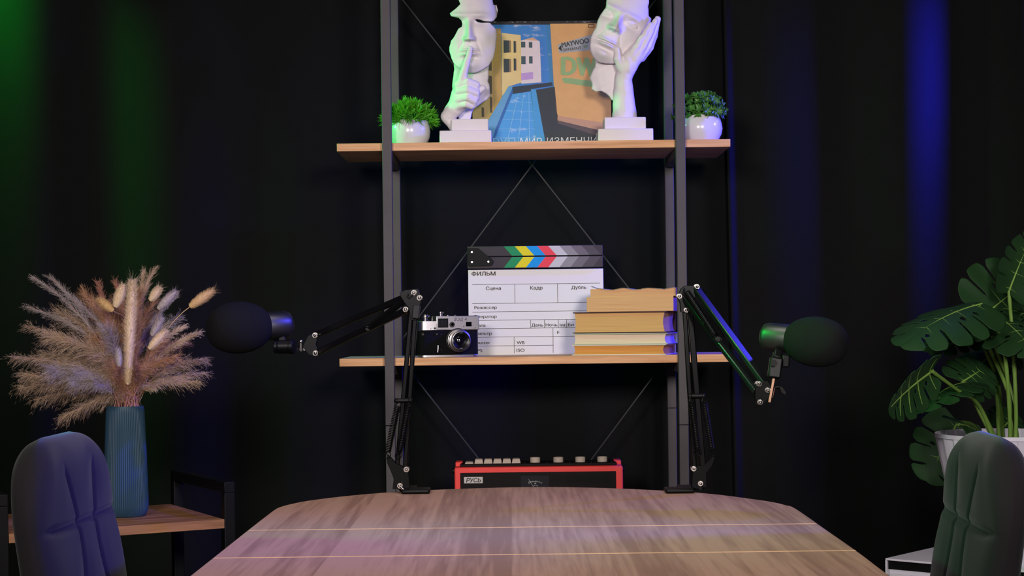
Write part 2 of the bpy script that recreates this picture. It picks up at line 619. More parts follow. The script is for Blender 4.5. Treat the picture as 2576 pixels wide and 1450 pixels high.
def face_height(a, b, P):
    """depth of the face surface, in pixels, over face axes a (across) and b (down, 0 at the nose tip)"""
    k = P['k']
    m, e, ch, nb = P['mouth'], P['eye'], P['chin'], P['bridge']
    q = 1 - (a / (74 * k)) ** 2 - ((b + 10 * k) / (172 * k)) ** 2
    h = 70 * k * np.sqrt(np.maximum(q, 0.01)) - 36 * k
    h -= 9 * k * np.clip((b - (ch - 26 * k)) / (26 * k), 0, 2) ** 2
    p = np.clip((b - nb) / (0 - nb), 0, 1.15)
    amp = (5 + 27 * p ** 1.2) * k
    cut = 1 / (1 + np.exp((b - 4.5 * k) / (1.5 * k)))
    top = 1 / (1 + np.exp(-(b - nb) / (4 * k)))
    h += amp * np.exp(-(np.abs(a) / ((6.0 + 4.5 * p ** 2) * k)) ** 2.2) * cut * top
    for s in (-1, 1):
        h += 10 * k * gs(a - s * 11.5 * k, 5 * k) * gs(b + 0.5 * k, 5.2 * k)
        h -= 5 * k * gs(a - s * 6.0 * k, 3 * k) * gs(b - 5.5 * k, 2.2 * k)
        h -= 13 * k * gs(a - s * P['ex'], 17 * k) * gs(b - e - 2 * k, 10 * k)
        h -= 7 * k * gs(a - s * 14 * k, 7 * k) * gs(b - e - 3 * k, 9 * k)
        h += 7 * k * gs(a - s * 26 * k, 24 * k) * gs(b - (e - 15 * k), 7 * k)
        h += 5 * k * gs(a - s * 38 * k, 17 * k) * gs(b - (e + 34 * k) * 0.6, 15 * k)
        h -= 3.0 * k * gs(a * s - (17 * k + 0.36 * (b - 2 * k)), 4 * k) * gs(b - 0.5 * m, 0.6 * m)
        if P.get('lids'):
            z = ((a - s * P['ex']) / (13.5 * k)) ** 2 + ((b - e - 1 * k) / (7.0 * k)) ** 2
            h += 9 * k * np.exp(-z ** 1.5)
            h -= 1.5 * k * gs(np.sqrt(z) - 1.12, 0.16)
    h += 7 * k * gs(a, 27 * k) * gs(b - m, 17 * k)
    lipw = np.exp(-(a / (21.5 * k)) ** 4)
    bow = 1.6 * k * np.cos(a / (5.5 * k)) * gs(a, 10 * k)
    h += 6.5 * k * gs(b - (m - 4.6 * k) - bow * 0.6, 3.2 * k) * lipw
    h += 8.5 * k * gs(b - (m + 5.6 * k), 4.2 * k) * np.exp(-(a / (18 * k)) ** 4)
    h -= 7.5 * k * gs(b - m - 0.004 * a * a / k, 1.6 * k) * np.exp(-(a / (25 * k)) ** 6)
    h -= 2.0 * k * gs(a, 3 * k) * gs(b - 0.45 * m, 6 * k)
    h -= 7.5 * k * gs(b - (m + 15.5 * k), 5 * k) * gs(a, 20 * k)
    h += 12 * k * gs(a, 19 * k) * gs(b - (ch - 18 * k), 12 * k)
    return h

def wobble(U, V, s):
    r = np.random.RandomState(int(s * 100))
    out = np.zeros_like(U)
    for i in range(14):
        a, f = r.uniform(0, 2 * math.pi), r.uniform(0.06, 0.42)
        out += np.sin((U * math.cos(a) + V * math.sin(a)) * f + r.uniform(0, 6.3)) * 0.42 * (0.12 / f) ** 0.5
    return out

H = 1.0                             # voxel, in photograph pixels on the sculpture plane
YS = 4.13
S_S = YS / F
def sculpt_object(name, D, org, base_px, parent):
    P, Fc = surface_nets(D, org, H)
    # (u right, v down, w towards the viewer) in pixels -> local metres; v runs along the tilted view so undo the 7 degree rise
    u0, v0 = base_px
    x = (P[:, 0] - u0) * S_S
    z = (v0 - P[:, 1] - P[:, 2] * 0.136) * S_S
    y = -P[:, 2] * S_S
    me = bpy.data.meshes.new(name)
    V = np.stack([x, y, z], 1)
    me.from_pydata(V.tolist(), [], Fc.tolist())
    me.materials.append(M_PLASTER)
    bm = bmesh.new(); bm.from_mesh(me)
    bmesh.ops.recalc_face_normals(bm, faces=bm.faces)
    bm.to_mesh(me); bm.free()
    me.polygons.foreach_set('use_smooth', [True] * len(me.polygons))
    o = bpy.data.objects.new(name, me)
    COL.objects.link(o)
    o.parent = parent
    md = o.modifiers.new('smooth', 'SMOOTH'); md.factor = 0.5; md.iterations = 2
    return o

def lvl(poly):
    """remove the camera roll from traced image points"""
    return [(p[0] - (p[1] - 200) * SR, p[1] + (p[0] - 1342) * SR) + tuple(p[2:]) for p in poly]

def grid(x0, x1, y0, y1, w0, w1):
    u = np.arange(x0, x1, H, dtype=np.float32); v = np.arange(y0, y1, H, dtype=np.float32); w = np.arange(w0, w1, H, dtype=np.float32)
    return np.meshgrid(u, v, w, indexing='ij'), (x0, y0, w0), np.meshgrid(u, v, indexing='ij')

def shell(G, Hf, out2d, thick, edge=3.0):
    """solid between the height field and the field `thick` pixels behind it, inside the outline"""
    g = np.gradient(Hf, H)
    n = np.sqrt(1 + np.minimum(g[0] ** 2 + g[1] ** 2, 6.0))
    d = np.maximum((G[2] - Hf[:, :, None]) / n[:, :, None], (Hf[:, :, None] - thick - G[2]) / np.minimum(n, 1.6)[:, :, None])
    return smax(d, np.repeat(out2d[:, :, None], G[0].shape[2], 2), edge)

def plinth(parent, boxes, base_px):
    for (name, x0, x1, y0, y1, dep) in boxes:
        (ax, ay), (bx, by) = lvl([(x0, y1), (x1, y1)])
        w, h = (bx - ax) * S_S, (y1 - y0) * S_S
        cx, cz = ((ax + bx) / 2 - base_px[0]) * S_S, (base_px[1] - (ay + by) / 2) * S_S + h / 2
        mb = MB(); mb.box((cx, 0, cz), (w, dep, h))
        mb.build(name, M_PLASTER, parent, bevel=0.0025, segs=3)

# --- the hushing sculpture
f1 = lvl([(1172, -84), (1160, -62), (1155, -40), (1153, -10), (1159, 3), (1141, 18), (1132, 25.5), (1135, 33), (1154, 38), (1161, 44), (1163.5, 52), (1162, 59), (1154, 64), (1147.6, 76.6), (1141, 89), (1136, 94.4),
      (1131, 110), (1131, 122), (1135, 138), (1142, 152), (1152, 163), (1166, 171), (1182, 175), (1196, 174), (1212, 168), (1229, 157), (1240, 140), (1246, 120), (1248, 100), (1249.5, 80), (1249, 66), (1243, 59), (1236, 53),
      (1233, 48), (1243, 43), (1249.7, 33), (1252, 15), (1248.5, 3), (1241, 2.5), (1238, -14), (1235, -36), (1224, -58), (1214, -72), (1200, -80), (1190, -90)])
slit1 = lvl([(1195, 41), (1200, 40), (1208, 41.5), (1216, 44.5), (1224, 45.5), (1240, 46), (1240, 49.5), (1226, 48.5), (1214, 49), (1206, 48.5), (1200, 46.5)])
neck1 = lvl([(1140, 140), (1141, 166), (1138, 190), (1137, 212), (1140, 235), (1150, 270), (1154, 300), (1182, 300), (1185, 281), (1190, 268), (1200, 258), (1223, 243), (1233, 232), (1231, 202), (1227.5, 196), (1228, 179), (1229, 150)])
base1 = lvl([(1172, 357)])[0]
hush = thing('plaster_sculpture', 'white plaster face sculpture holding a finger to its lips on a stepped base', 'sculpture', tuple(at(1172, 356.5, YS)), 0)
hush.location.z = Z_TOP
G, org, (U2, V2) = grid(1095, 1262, -98, 326, -56, 92)
nt_ = lvl([(1181.5, 90)])[0]
P1 = dict(k=1.0, mouth=32, eye=-45, chin=84, bridge=-48, ex=30)
A2, B2 = U2 - nt_[0], V2 - nt_[1]
Hf = face_height(A2, B2, P1) + wobble(U2, V2, 0.3) * 0.3
o2 = poly_sdf(U2, V2, f1) + wobble(U2, V2, 1.1) * 0.35
o2 = np.maximum(o2, -poly_sdf(U2, V2, slit1))
D = shell(G, Hf, o2, 17, 3)
Hn = 46 * np.sqrt(np.maximum(1 - ((U2 - 1184) / 60) ** 2, 0.02)) - 52 + wobble(U2, V2, 2.2) * 0.5 - 6 * gs(V2 - 165, 14)
Dn = shell(G, Hn, poly_sdf(U2, V2, neck1) + wobble(U2, V2, 0.2) * 0.6, 26, 4)
D = smin(D, Dn, 4)
o_face = sculpt_object('face', D, org, base1, hush)
def L1(pts): return lvl(pts)
hand = capsule(G, L1([(1184.5, 114, 52, 6.4), (1180, 134, 58, 7.3), (1174, 154, 60, 8.6), (1164, 190, 50, 11.0), (1158, 206, 42, 13)]))
palm = ellipsoid(G, lvl([(1166, 228)])[0] + (28,), (29, 34, 24))
hand = smin(hand, palm, 8)
fl = None
for pts in ([(1152, 203, 44, 9), (1178, 198, 56, 10.5), (1199, 205, 50, 9.5), (1203, 216, 40, 8)],
            [(1154, 220, 46, 9), (1178, 216, 59, 11), (1198, 224, 52, 10), (1199, 238, 42, 9)],
            [(1156, 238, 44, 9), (1178, 235, 57, 11), (1194, 243, 50, 10), (1192, 254, 40, 9)],
            [(1158, 255, 38, 9), (1174, 252, 49, 9.5), (1186, 257, 44, 8.5)]):
    c_ = capsule(G, L1(pts))
    fl = c_ if fl is None else smin(fl, c_, 2.2)
hand = smin(hand, fl, 4)
hand = smin(hand, capsule(G, L1([(1178, 236, 28, 12), (1200, 224, 36, 10), (1214, 213, 40, 8.2)])), 3)
arm = capsule(G, L1([(1162, 238, 24, 26), (1146, 262, 16, 22), (1126, 284, 8, 17.5), (1138, 302, 4, 15), (1152, 318, 2, 17)]))
hand = smin(hand, arm, 9) + (wobble(U2, V2, 3.0) * 0.4)[:, :, None]
o_hand = sculpt_object('hand', hand, org, base1, hush)
plinth(hush, [('lower_plinth', 1108, 1237, 325.5, 357, 0.105), ('upper_plinth', 1137, 1229, 295, 326, 0.075)], base1)

# --- the sculpture that leans on its palm
f2 = lvl([(1560, -84), (1545, -66), (1536, -45), (1528, -20), (1524, 0), (1522.7, 13), (1511, 28), (1502, 43), (1498.5, 61), (1491, 71), (1484.4, 89), (1483, 107), (1484, 120), (1491, 135), (1500, 146), (1512, 152), (1528, 153), (1546, 152), (1570, 140), (1600, 122),
      (1625, 96), (1640, 66), (1640, 38), (1632, 33), (1631.6, 20), (1630, 10), (1633, 0), (1632, -20), (1624, -44), (1612, -62), (1596, -74), (1580, -90)])
neck2 = lvl([(1500, 130), (1497, 150), (1494.6, 163), (1488, 176), (1485.7, 189), (1491, 204), (1488, 217), (1501, 224.5), (1513, 222), (1524, 227), (1534, 234.7), (1540, 244), (1552, 240), (1570, 200), (1575, 150), (1560, 130)])
base2 = lvl([(1570, 353)])[0]
lean = thing('plaster_sculpture', 'white plaster face sculpture resting its tilted cheek on an open palm', 'sculpture', tuple(at(1570, 352.5, YS)), 0)
lean.location.z = Z_TOP
G, org, (U2, V2) = grid(1474, 1670, -98, 322, -56, 98)
nt_ = lvl([(1543, 66)])[0]
th = R(26)
du, dv = U2 - nt_[0], V2 - nt_[1]
A2 = du * math.cos(th) + dv * math.sin(th)
B2 = -du * math.sin(th) + dv * math.cos(th)
P2 = dict(k=1.14, mouth=38, eye=-29, chin=90, bridge=-42, ex=37, lids=True)
Hf = face_height(A2, B2, P2) + wobble(U2, V2, 0.9) * 0.3
D = shell(G, Hf, poly_sdf(U2, V2, f2) + wobble(U2, V2, 0.5) * 0.4, 20, 4)
Hn = 40 * np.sqrt(np.maximum(1 - ((U2 - 1535) / 62) ** 2, 0.02)) - 38 + wobble(U2, V2, 1.2) * 0.8 - 8 * gs(V2 - 150, 12)
Dn = shell(G, Hn, poly_sdf(U2, V2, neck2) + wobble(U2, V2, 0.7) * 0.9, 22, 4)
D = smin(D, Dn, 4)
sculpt_object('face', D, org, base2, lean)
hand = capsule(G, L1([(1572, 305, 0, 33.5), (1570, 270, 2, 29.5), (1568, 230, 6, 25.5), (1568, 190, 12, 22), (1574, 165, 18, 23)]))
palm = capsule(G, L1([(1578, 152, 22, 24), (1597, 128, 24, 24), (1612, 112, 20, 21)]))
hand = smin(hand, palm, 12)
fl = None
for pts in ([(1578, 138, 36, 11), (1600, 108, 44, 9.5), (1620, 78, 40, 8.2), (1634, 56, 32, 6.8)],
            [(1594, 138, 34, 11), (1616, 108, 40, 9.8), (1634, 72, 34, 8.4), (1646, 46, 24, 7.2)],
            [(1608, 136, 26, 10.5), (1628, 108, 28, 9.8), (1645, 70, 20, 8.4), (1654, 40, 10, 7.4)],
            [(1614, 138, 12, 10), (1634, 112, 12, 9), (1646, 84, 6, 8), (1650, 64, 0, 7)]):
    c_ = capsule(G, L1(pts))
    fl = c_ if fl is None else smin(fl, c_, 2.0)
hand = smin(hand, fl, 5)
hand = smin(hand, capsule(G, L1([(1562, 160, 26, 14), (1552, 140, 36, 11), (1550, 118, 40, 8)])), 6) + (wobble(U2, V2, 2.0) * 0.5)[:, :, None]
sculpt_object('hand', hand, org, base2, lean)
plinth(lean, [('lower_plinth', 1502, 1639, 322, 353.5, 0.11), ('upper_plinth', 1518.5, 1622, 291.5, 322.5, 0.08)], base2)

# ------------------------------------------------------------------ small potted plants
M_SOIL = mat('dark_soil', (30, 24, 18), 0.95)
M_GRASS = mat('spiky_green_leaf', (84, 168, 36), 0.4, var=0.35, scale=60, spec=0.35)
M_BOX = mat('boxwood_leaf', (72, 124, 48), 0.4, var=0.45, scale=70, spec=0.4)
S4 = 4.13 / F

def pot(parent, prof):
    mb = MB()
    inner = [(r - 0.003, z) for (r, z) in reversed(prof[2:])] 
    mb.lathe([(0.001, prof[0][1])] + prof + inner + [(0.001, inner[-1][1])], 56, cap=False)
    mb.build('pot', M_WHITE_CERAMIC, parent, smooth=50)
    mb = MB(); mb.cyl((0, 0, prof[-1][1] - 0.016), (0, 0, prof[-1][1] - 0.01), prof[-1][0] - 0.004, n=32)
    mb.build('soil', M_SOIL, parent)

def leaf_quad(mb, p, d, n, L, w, bend=0.3, fat=0.45):
    """a pointed leaf blade of six vertices folded slightly on its midrib"""
    d = d.normalized(); s = d.cross(n)
    if s.length < 1e-4:
        s = d.orthogonal()
    s.normalize(); up = s.cross(d).normalized()
    pts = [p, p + d * L * fat * 0.6 + s * w * 0.42 + up * L * 0.02, p + d * L * fat * 0.6 - s * w * 0.42 + up * L * 0.02,
           p + d * L * 0.72 + s * w * 0.36 - up * L * bend * 0.15, p + d * L * 0.72 - s * w * 0.36 - up * L * bend * 0.15,
           p + d * L - up * L * bend * 0.35, p + d * L * fat * 0.6 - up * w * 0.12, p + d * L * 0.72 - up * (L * bend * 0.15 + w * 0.12)]
    mb.add(pts, [(0, 1, 6), (0, 6, 2), (1, 3, 7, 6), (6, 7, 4, 2), (3, 5, 7), (7, 5, 4)])

def dome_plant(name, label, px, pyb, prof, kind, seed, Y=4.13):
    rng = random.Random(seed)
    loc = at(px, pyb, Y); loc.z = (Z_TOP)
    t = thing(name, label, 'plant', tuple(loc))
    pot(t, prof)
    zr = prof[-1][1]
    mb = MB()
    if kind == 'grass':
        for i in range(150):
            az = rng.uniform(0, 2 * math.pi); el = math.acos(rng.uniform(0.02, 1.0))
            d = Vector((math.sin(el) * math.cos(az), math.sin(el) * math.sin(az), math.cos(el)))
            base = Vector((0, 0, zr - 0.012)) + Vector((d.x * 0.03, d.y * 0.03, 0))
            r = rng.uniform(0.022, 0.034)
            hub = base + Vector((d.x * r * 0.75, d.y * r * 0.75, 0.006 + d.z * r * 1.35))
            mb.tube([base, hub], [0.0007, 0.0005], 4, False)
            for k in range(12):
                dd = (d * 1.25 + Vector((rng.gauss(0, .62), rng.gauss(0, .62), rng.gauss(0, .62) + 0.12))).normalized()
                leaf_quad(mb, hub, dd, Vector((rng.gauss(0, 1), rng.gauss(0, 1), 1)), rng.uniform(0.017, 0.028), 0.0032, rng.uniform(-0.2, 0.5), 0.5)
        m = M_GRASS
    else:
        for i in range(190):
            az = rng.uniform(0, 2 * math.pi); el = math.acos(rng.uniform(-0.12, 1.0))
            d = Vector((math.sin(el) * math.cos(az), math.sin(el) * math.sin(az), math.cos(el)))
            base = Vector((d.x * 0.03, d.y * 0.03, zr - 0.008))
            r = rng.uniform(0.034, 0.056)
            hub = Vector((d.x * r * 1.2, d.y * r * 1.2, zr + 0.004 + max(d.z, -0.15) * r * 1.02))
            mb.tube([base, hub], [0.0008, 0.0005], 4, False)
            for k in range(9):
                a = k * 2.4 + rng.uniform(-.3, .3)
                u = d.orthogonal().normalized(); w = d.cross(u)
                dd = (u * math.cos(a) + w * math.sin(a)) * 0.85 + d * rng.uniform(0.2, 0.9)
                leaf_quad(mb, hub - d * 0.004 * (k % 3), dd, d, rng.uniform(0.009, 0.0135), 0.0062, rng.uniform(0, 0.4), 0.6)
        m = M_BOX
    mb.build('foliage', m, t, fix=False, smooth=60)
    return t

k = S4
dome_plant('potted_grass', 'round white pot of spiky bright green artificial grass', 1031, 358, [(40 * k, 0), (44 * k, 6 * k), (50 * k, 20 * k), (52 * k, 34 * k), (51 * k, 45 * k), (47.5 * k, 61 * k), (46.5 * k, 62 * k)], 'grass', 3)
dome_plant('potted_shrub', 'round white pot of small oval dark green boxwood leaves', 1762, 350, [(42 * k, 0), (46 * k, 6 * k), (53 * k, 20 * k), (55.5 * k, 33 * k), (54 * k, 45 * k), (48.5 * k, 64 * k), (47.5 * k, 65 * k)], 'box', 5)

# ------------------------------------------------------------------ record sleeve with its printed picture
def cloud_mat(name, top, cloud, scale, thr, stretch=(1, 1, 2.2)):
    m = mat(name, top, 0.4)
    nt = m.node_tree
    b = nt.nodes['Principled BSDF']
    tc = nt.nodes.new('ShaderNodeTexCoord'); mp = nt.nodes.new('ShaderNodeMapping'); mp.inputs['Scale'].default_value = stretch
    n = nt.nodes.new('ShaderNodeTexNoise'); n.inputs['Scale'].default_value = scale; n.inputs['Detail'].default_value = 6; n.inputs['Roughness'].default_value = 0.6
    r = nt.nodes.new('ShaderNodeValToRGB')
    r.color_ramp.elements[0].position = thr; r.color_ramp.elements[0].color = lin(top)
    r.color_ramp.elements[1].position = thr + 0.16; r.color_ramp.elements[1].color = lin(cloud)
    nt.links.new(tc.outputs['Object'], mp.inputs[0]); nt.links.new(mp.outputs[0], n.inputs['Vector']); nt.links.new(n.outputs['Fac'], r.inputs[0]); nt.links.new(r.outputs[0], b.inputs['Base Color'])
    return m

YR = 4.24
SR_ = YR / F / 3.816             # metres per pixel of the enlarged view the picture was traced from
rl = at(1080 + 415 / 3.816, 358, YR); rl.z = Z_TOP
rec = thing('record_sleeve', 'square record sleeve printed with a blue pool between yellow buildings, leaning behind the sculptures', 'record sleeve', tuple(rl))
def q(p):
    x, y = p
    yy = y + 0.0119 * (x - 415)
    return ((x - 415) * SR_, (1448 - yy) * SR_)
art_mats = []
def am(rgb, m=None):
    m = m or mat('print_%d_%d_%d' % rgb, rgb, 0.5, var=0.1, scale=40)
    if m not in art_mats:
        art_mats.append(m)
    return art_mats.index(m)
art = MB()
W_, H_ = 1337 * SR_, (1448 - 212) * SR_
art.box((W_ / 2, 0.0025, H_ / 2), (W_, 0.004, H_), mi=am((34, 32, 34)))
lay = [0.0]
def patch(pts, rgb, m=None):
    lay[0] += 0.00006
    P = [q(p) for p in pts]
    art.add([(x, 0.0004 - lay[0], z) for x, z in P], [tuple(range(len(P)))], am(rgb, m))
patch([(418, 238), (1178, 238), (1215, 900), (418, 1000)], (58, 130, 190), cloud_mat('print_sky', (52, 124, 186), (226, 216, 214), 17, 0.56))
patch([(418, 276), (700, 276), (700, 300), (418, 300)], (176, 138, 82))
patch([(418, 300), (700, 300), (702, 945), (575, 1160), (418, 1180)], (208, 164, 96))
patch([(620, 300), (700, 300), (702, 945), (622, 1080)], (196, 150, 84))
for w in ((575, 545, 607, 685), (573, 730, 607, 910), (505, 1035, 528, 1132), (587, 935, 606, 1090), (450, 560, 500, 700), (450, 760, 500, 900)):
    patch([(w[0], w[1]), (w[2], w[1] + 8), (w[2], w[3]), (w[0], w[3])], (96, 80, 60))
patch([(705, 318), (890, 340), (890, 800), (780, 832), (705, 930)], (232, 196, 132))
for w in ((724, 390, 796, 512), (820, 397, 846, 512), (722, 568, 794, 702), (819, 565, 846, 686)):
    patch([(w[0], w[1]), (w[2], w[1] + 3), (w[2], w[3] - 4), (w[0], w[3])], (150, 120, 84))
    patch([(w[0], w[1]), (w[2] - (w[2] - w[0]) * 0.25, w[1] + 3), (w[2] - (w[2] - w[0]) * 0.25, w[3] - 4), (w[0], w[3])], (52, 62, 66))
patch([(890, 394), (1000, 364), (1072, 402), (1083, 797), (890, 812)], (230, 206, 200))
patch([(925, 386), (1000, 364), (1062, 396), (1000, 392)], (226, 168, 124))
for w in ((892, 404, 933, 460), (967, 408, 1000, 462), (892, 545, 934, 622), (967, 546, 1001, 616)):
    patch([(w[0], w[1]), (w[2], w[1]), (w[2], w[3]), (w[0], w[3])], (66, 84, 88))
patch([(890, 710), (1003, 698), (1003, 764), (890, 779)], (196, 152, 200))
patch([(768, 834), (806, 840), (800, 912), (600, 1440), (418, 1440), (418, 1300), (570, 1160)], (104, 158, 192))
patch([(806, 842), (802, 912), (625, 1440), (575, 1440), (640, 1240)], (54, 104, 166))
patch([(804, 842), (1186, 797), (1190, 830), (985, 862), (978, 882), (808, 912)], (50, 58, 68))
patch([(804, 912), (980, 886), (1005, 1100), (1100, 1440), (590, 1440)], (70, 160, 214), cloud_mat('print_water', (64, 152, 208), (226, 226, 228), 22, 0.58, (1, 1, 2.6)))
for i in range(5):
    yy = 985 + i * 85
    patch([(775 - i * 36, yy), (1000 + i * 10, yy + 8), (1000 + i * 10, yy + 10.5), (775 - i * 36, yy + 2.5)], (150, 196, 222))
for i in range(3):
    patch([(860 + i * 50, 905), (863 + i * 50, 905), (733 + i * 115, 1440), (728 + i * 115, 1440)], (150, 196, 222))
patch([(982, 862), (1030, 870), (1125, 1440), (1030, 1440), (1000, 1060)], (74, 154, 200))
patch([(1174, 232), (1750, 226), (1750, 1440), (1300, 1440), (1210, 1000)], (222, 164, 100))
patch([(1235, 1120), (1750, 1200), (1750, 1440), (1200, 1440)], (196, 146, 112))
patch([(1232, 1165), (1750, 1290), (1750, 1440), (1200, 1440)], (96, 78, 76))
patch([(1030, 872), (1210, 840), (1236, 1195), (1600, 1310), (1750, 1335), (1750, 1440), (1125, 1440)], (54, 56, 60))
patch([(1243, 432), (1620, 322), (1640, 480), (1258, 516)], (168, 166, 160))
patch([(1250, 470), (1278, 436), (1282, 500)], (44, 44, 46))
patch([(1540, 236), (1600, 234), (1600, 268), (1540, 270)], (50, 40, 34))
patch([(1546, 242), (1594, 240), (1594, 262), (1546, 264)], (216, 158, 96))
patch([(1280, 765), (1300, 752), (1620, 792), (1620, 850), (1300, 805)], (146, 172, 112))
patch([(418, 1338), (1750, 1338), (1750, 1440), (418, 1440)], (40, 44, 52)) if False else None
def atext(body, x, y, cap, width, rgb, rot=0.0, bold=0.02, shear=0.0):
    lay[0] += 0.00006
    X, Z = q((x, y))
    put_text(art, body, X, Z, cap * SR_, 0.0003 - lay[0], width * SR_, bold, am(rgb), shear, rot)
atext('MAYWOO', 1288, 462, 48, 262, (70, 74, 76), R(9.5), 0.03)
atext('DIFFERENT', 1294, 500, 27, 178, (52, 54, 54), R(6.5), 0.012)
atext('W', 1490, 470, 30, 46, (110, 150, 110), R(6.5), 0.02)
atext('D', 1282, 724, 172, 130, (150, 172, 112), R(-1), 0.05)
atext('W', 1425, 735, 178, 180, (150, 172, 112), R(-2), 0.05)
atext('РУП', 612, 1408, 66, 214, (150, 190, 216), 0, -0.002)
atext('МИР', 874, 1405, 66, 206, (232, 230, 232), 0, 0.0)
atext('ИЗМЕНЧИВ', 1130, 1400, 66, 545, (214, 208, 214), 0, 0.0)
random.seed(4)
for i in range(26):               # paper worn white along the top edge
    xx = random.uniform(430, 1600)
    patch([(xx, 214), (xx + random.uniform(5, 45), 214), (xx + random.uniform(5, 30), 214 + random.uniform(3, 9))], (170, 160, 150))
art.build('sleeve_face', art_mats, rec, smooth=0, fix=False)
# leans a little backwards
rec.rotation_euler = (R(-2.0), 0, 0)

# ------------------------------------------------------------------ clapperboard
YC = 4.285
SC_ = YC / F / 4.8325
cl = at(1160 + 93 / 4.8325, 896, YC); cl.z = Z_MID
clap = thing('clapperboard', 'white film clapperboard with coloured chevron sticks and printed shot fields', 'clapperboard', tuple(cl))
def cq(x, y):
    return ((x - 93) * SC_, (1442 - (y + 0.0119 * (x - 93))) * SC_)
def cbox(mb, x0, y0, x1, y1, ya, yb, mi=0):
    """level rectangle given by its left-end heights"""
    X0, Z0 = (x0 - 93) * SC_, (1442 - y0) * SC_
    X1, Z1 = (x1 - 93) * SC_, (1442 - y1) * SC_
    mb.box(((X0 + X1) / 2, (ya + yb) / 2, (Z0 + Z1) / 2), (X1 - X0, yb - ya, Z0 - Z1), mi=mi)
M_BOARD = mat('white_acrylic', (222, 218, 222), 0.3, var=0.02)
mb = MB(); cbox(mb, 96, 402, 1742, 1442, 0.0, 0.004)
mb.build('board', M_BOARD, clap, bevel=0.0006)
M_INK = mat('black_ink', (38, 34, 36), 0.5)
mb = MB()
def hline(x0, x1, y, w=5):
    cbox(mb, x0, y - w / 2, x1, y + w / 2, -0.0003, 0.0)
def vline(x, y0, y1, w=5):
    cbox(mb, x - w / 2, y0, x + w / 2, y1, -0.0003, 0.0)
hline(143, 1700, 581); hline(143, 1700, 813); hline(143, 1700, 916); hline(143, 1700, 1018); hline(143, 1700, 1120); hline(143, 1700, 1224); hline(143, 1125, 1331)
vline(663, 581, 813); vline(1183, 581, 813)
for x in (850, 1018, 1187, 1288): vline(x, 1018, 1120)
vline(1120, 1120, 1425); vline(646, 1224, 1425)
def ctext(body, x, y, cap, width, bold=0.018):
    X, Z = cq(x, y)
    put_text(mb, body, X, Z, cap * SC_, -0.0003, width * SC_, bold)
ctext('ФИЛЬМ', 140, 472, 46, 288, 0.028)
ctext('Сцена', 311, 646, 40, 182); ctext('Кадр', 850, 640, 40, 150); ctext('Дубль', 1352, 634, 38, 180)
ctext('Режиссер', 168, 880, 36, 272); ctext('Оператор', 160, 990, 36, 278); ctext('Дата', 168, 1098, 36, 130); ctext('Фильтр', 162, 1196, 36, 214)
ctext('Shutter', 160, 1306, 36, 198); ctext('FPS', 168, 1402, 36, 90); ctext('День', 862, 1092, 36, 140); ctext('Ночь', 1032, 1090, 36, 142)
ctext('Int', 1204, 1090, 36, 70); ctext('Ext', 1304, 1088, 36, 76); ctext('F', 1172, 1180, 34, 24, 0.02); ctext('WB', 678, 1306, 36, 94); ctext('ISO', 676, 1398, 36, 96)
mb.build('lettering', M_INK, clap, smooth=0, fix=False)
stick_cols = [(72, 66, 68), (46, 146, 94), (236, 214, 50), (36, 152, 226), (244, 78, 90), (208, 200, 205), (152, 145, 149), (120, 112, 117), (92, 86, 89), (76, 70, 73)]
smats = [mat('stick_colour_%d_%d_%d' % c, c, 0.6, var=0.05, spec=0.1) for c in stick_cols]
for nm, y0, y1, up in (('clap_stick', 118, 243, True), ('board_stick', 251, 388, False)):
    mb = MB(); cbox(mb, 90, y0, 1737, y1, -0.0115, 0.0, 0)
    o = mb.build(nm, smats[0], clap, bevel=0.002)
    for i, x in enumerate((532, 667, 803, 940, 1074, 1210, 1345, 1480, 1615)):
        x2 = (667, 803, 940, 1074, 1210, 1345, 1480, 1615, 1733)[i]
        sh = 100
        e0, e1 = y0 + 5, y1 - 5
        a, b = (x, x2), (x + sh, min(x2 + sh, 1733))
        ptsq = [(a[0], e0), (a[1], e0), (b[1], e1), (b[0], e1)] if up else [(b[0], e0), (b[1], e0), (a[1], e1), (a[0], e1)]
        if i == 8:
            ptsq = [(1615, e0), (1733, e0), (1733, e1), (1715, e1)] if up else [(1715, e0), (1733, e0), (1733, e1), (1615, e1)]
        sm = MB()
        P = [((px_ - 93) * SC_, (1442 - py_) * SC_) for px_, py_ in ptsq]
        sm.prism(P, -0.0121, -0.0114)
        sm.build('stripe', smats[i + 1], o, smooth=0)
mb = MB()
P = [((x - 93) * SC_, (1442 - y) * SC_) for x, y in ((92, 142), (222, 142), (310, 215), (396, 282), (408, 305), (405, 335), (375, 363), (112, 363), (96, 350))]
mb.prism(P, -0.0145, -0.0114)
hp = mb.build('hinge_plate', mat('black_hinge', (14, 14, 15), 0.5, spec=0.1), clap, bevel=0.0008)
for x, y in ((146, 190), (146, 311), (345, 309)):
    mb = MB(); X, Z = (x - 93) * SC_, (1442 - y) * SC_
    mb.cyl((X, -0.0145, Z), (X, -0.0165, Z), 15 * SC_, 12 * SC_, 16)
    mb.cyl((X, -0.0165, Z), (X, -0.0172, Z), 7 * SC_, 7 * SC_, 6)
    mb.build('bolt', M_CHROME, hp)
clap.rotation_euler = (R(-2.5), 0, 0)

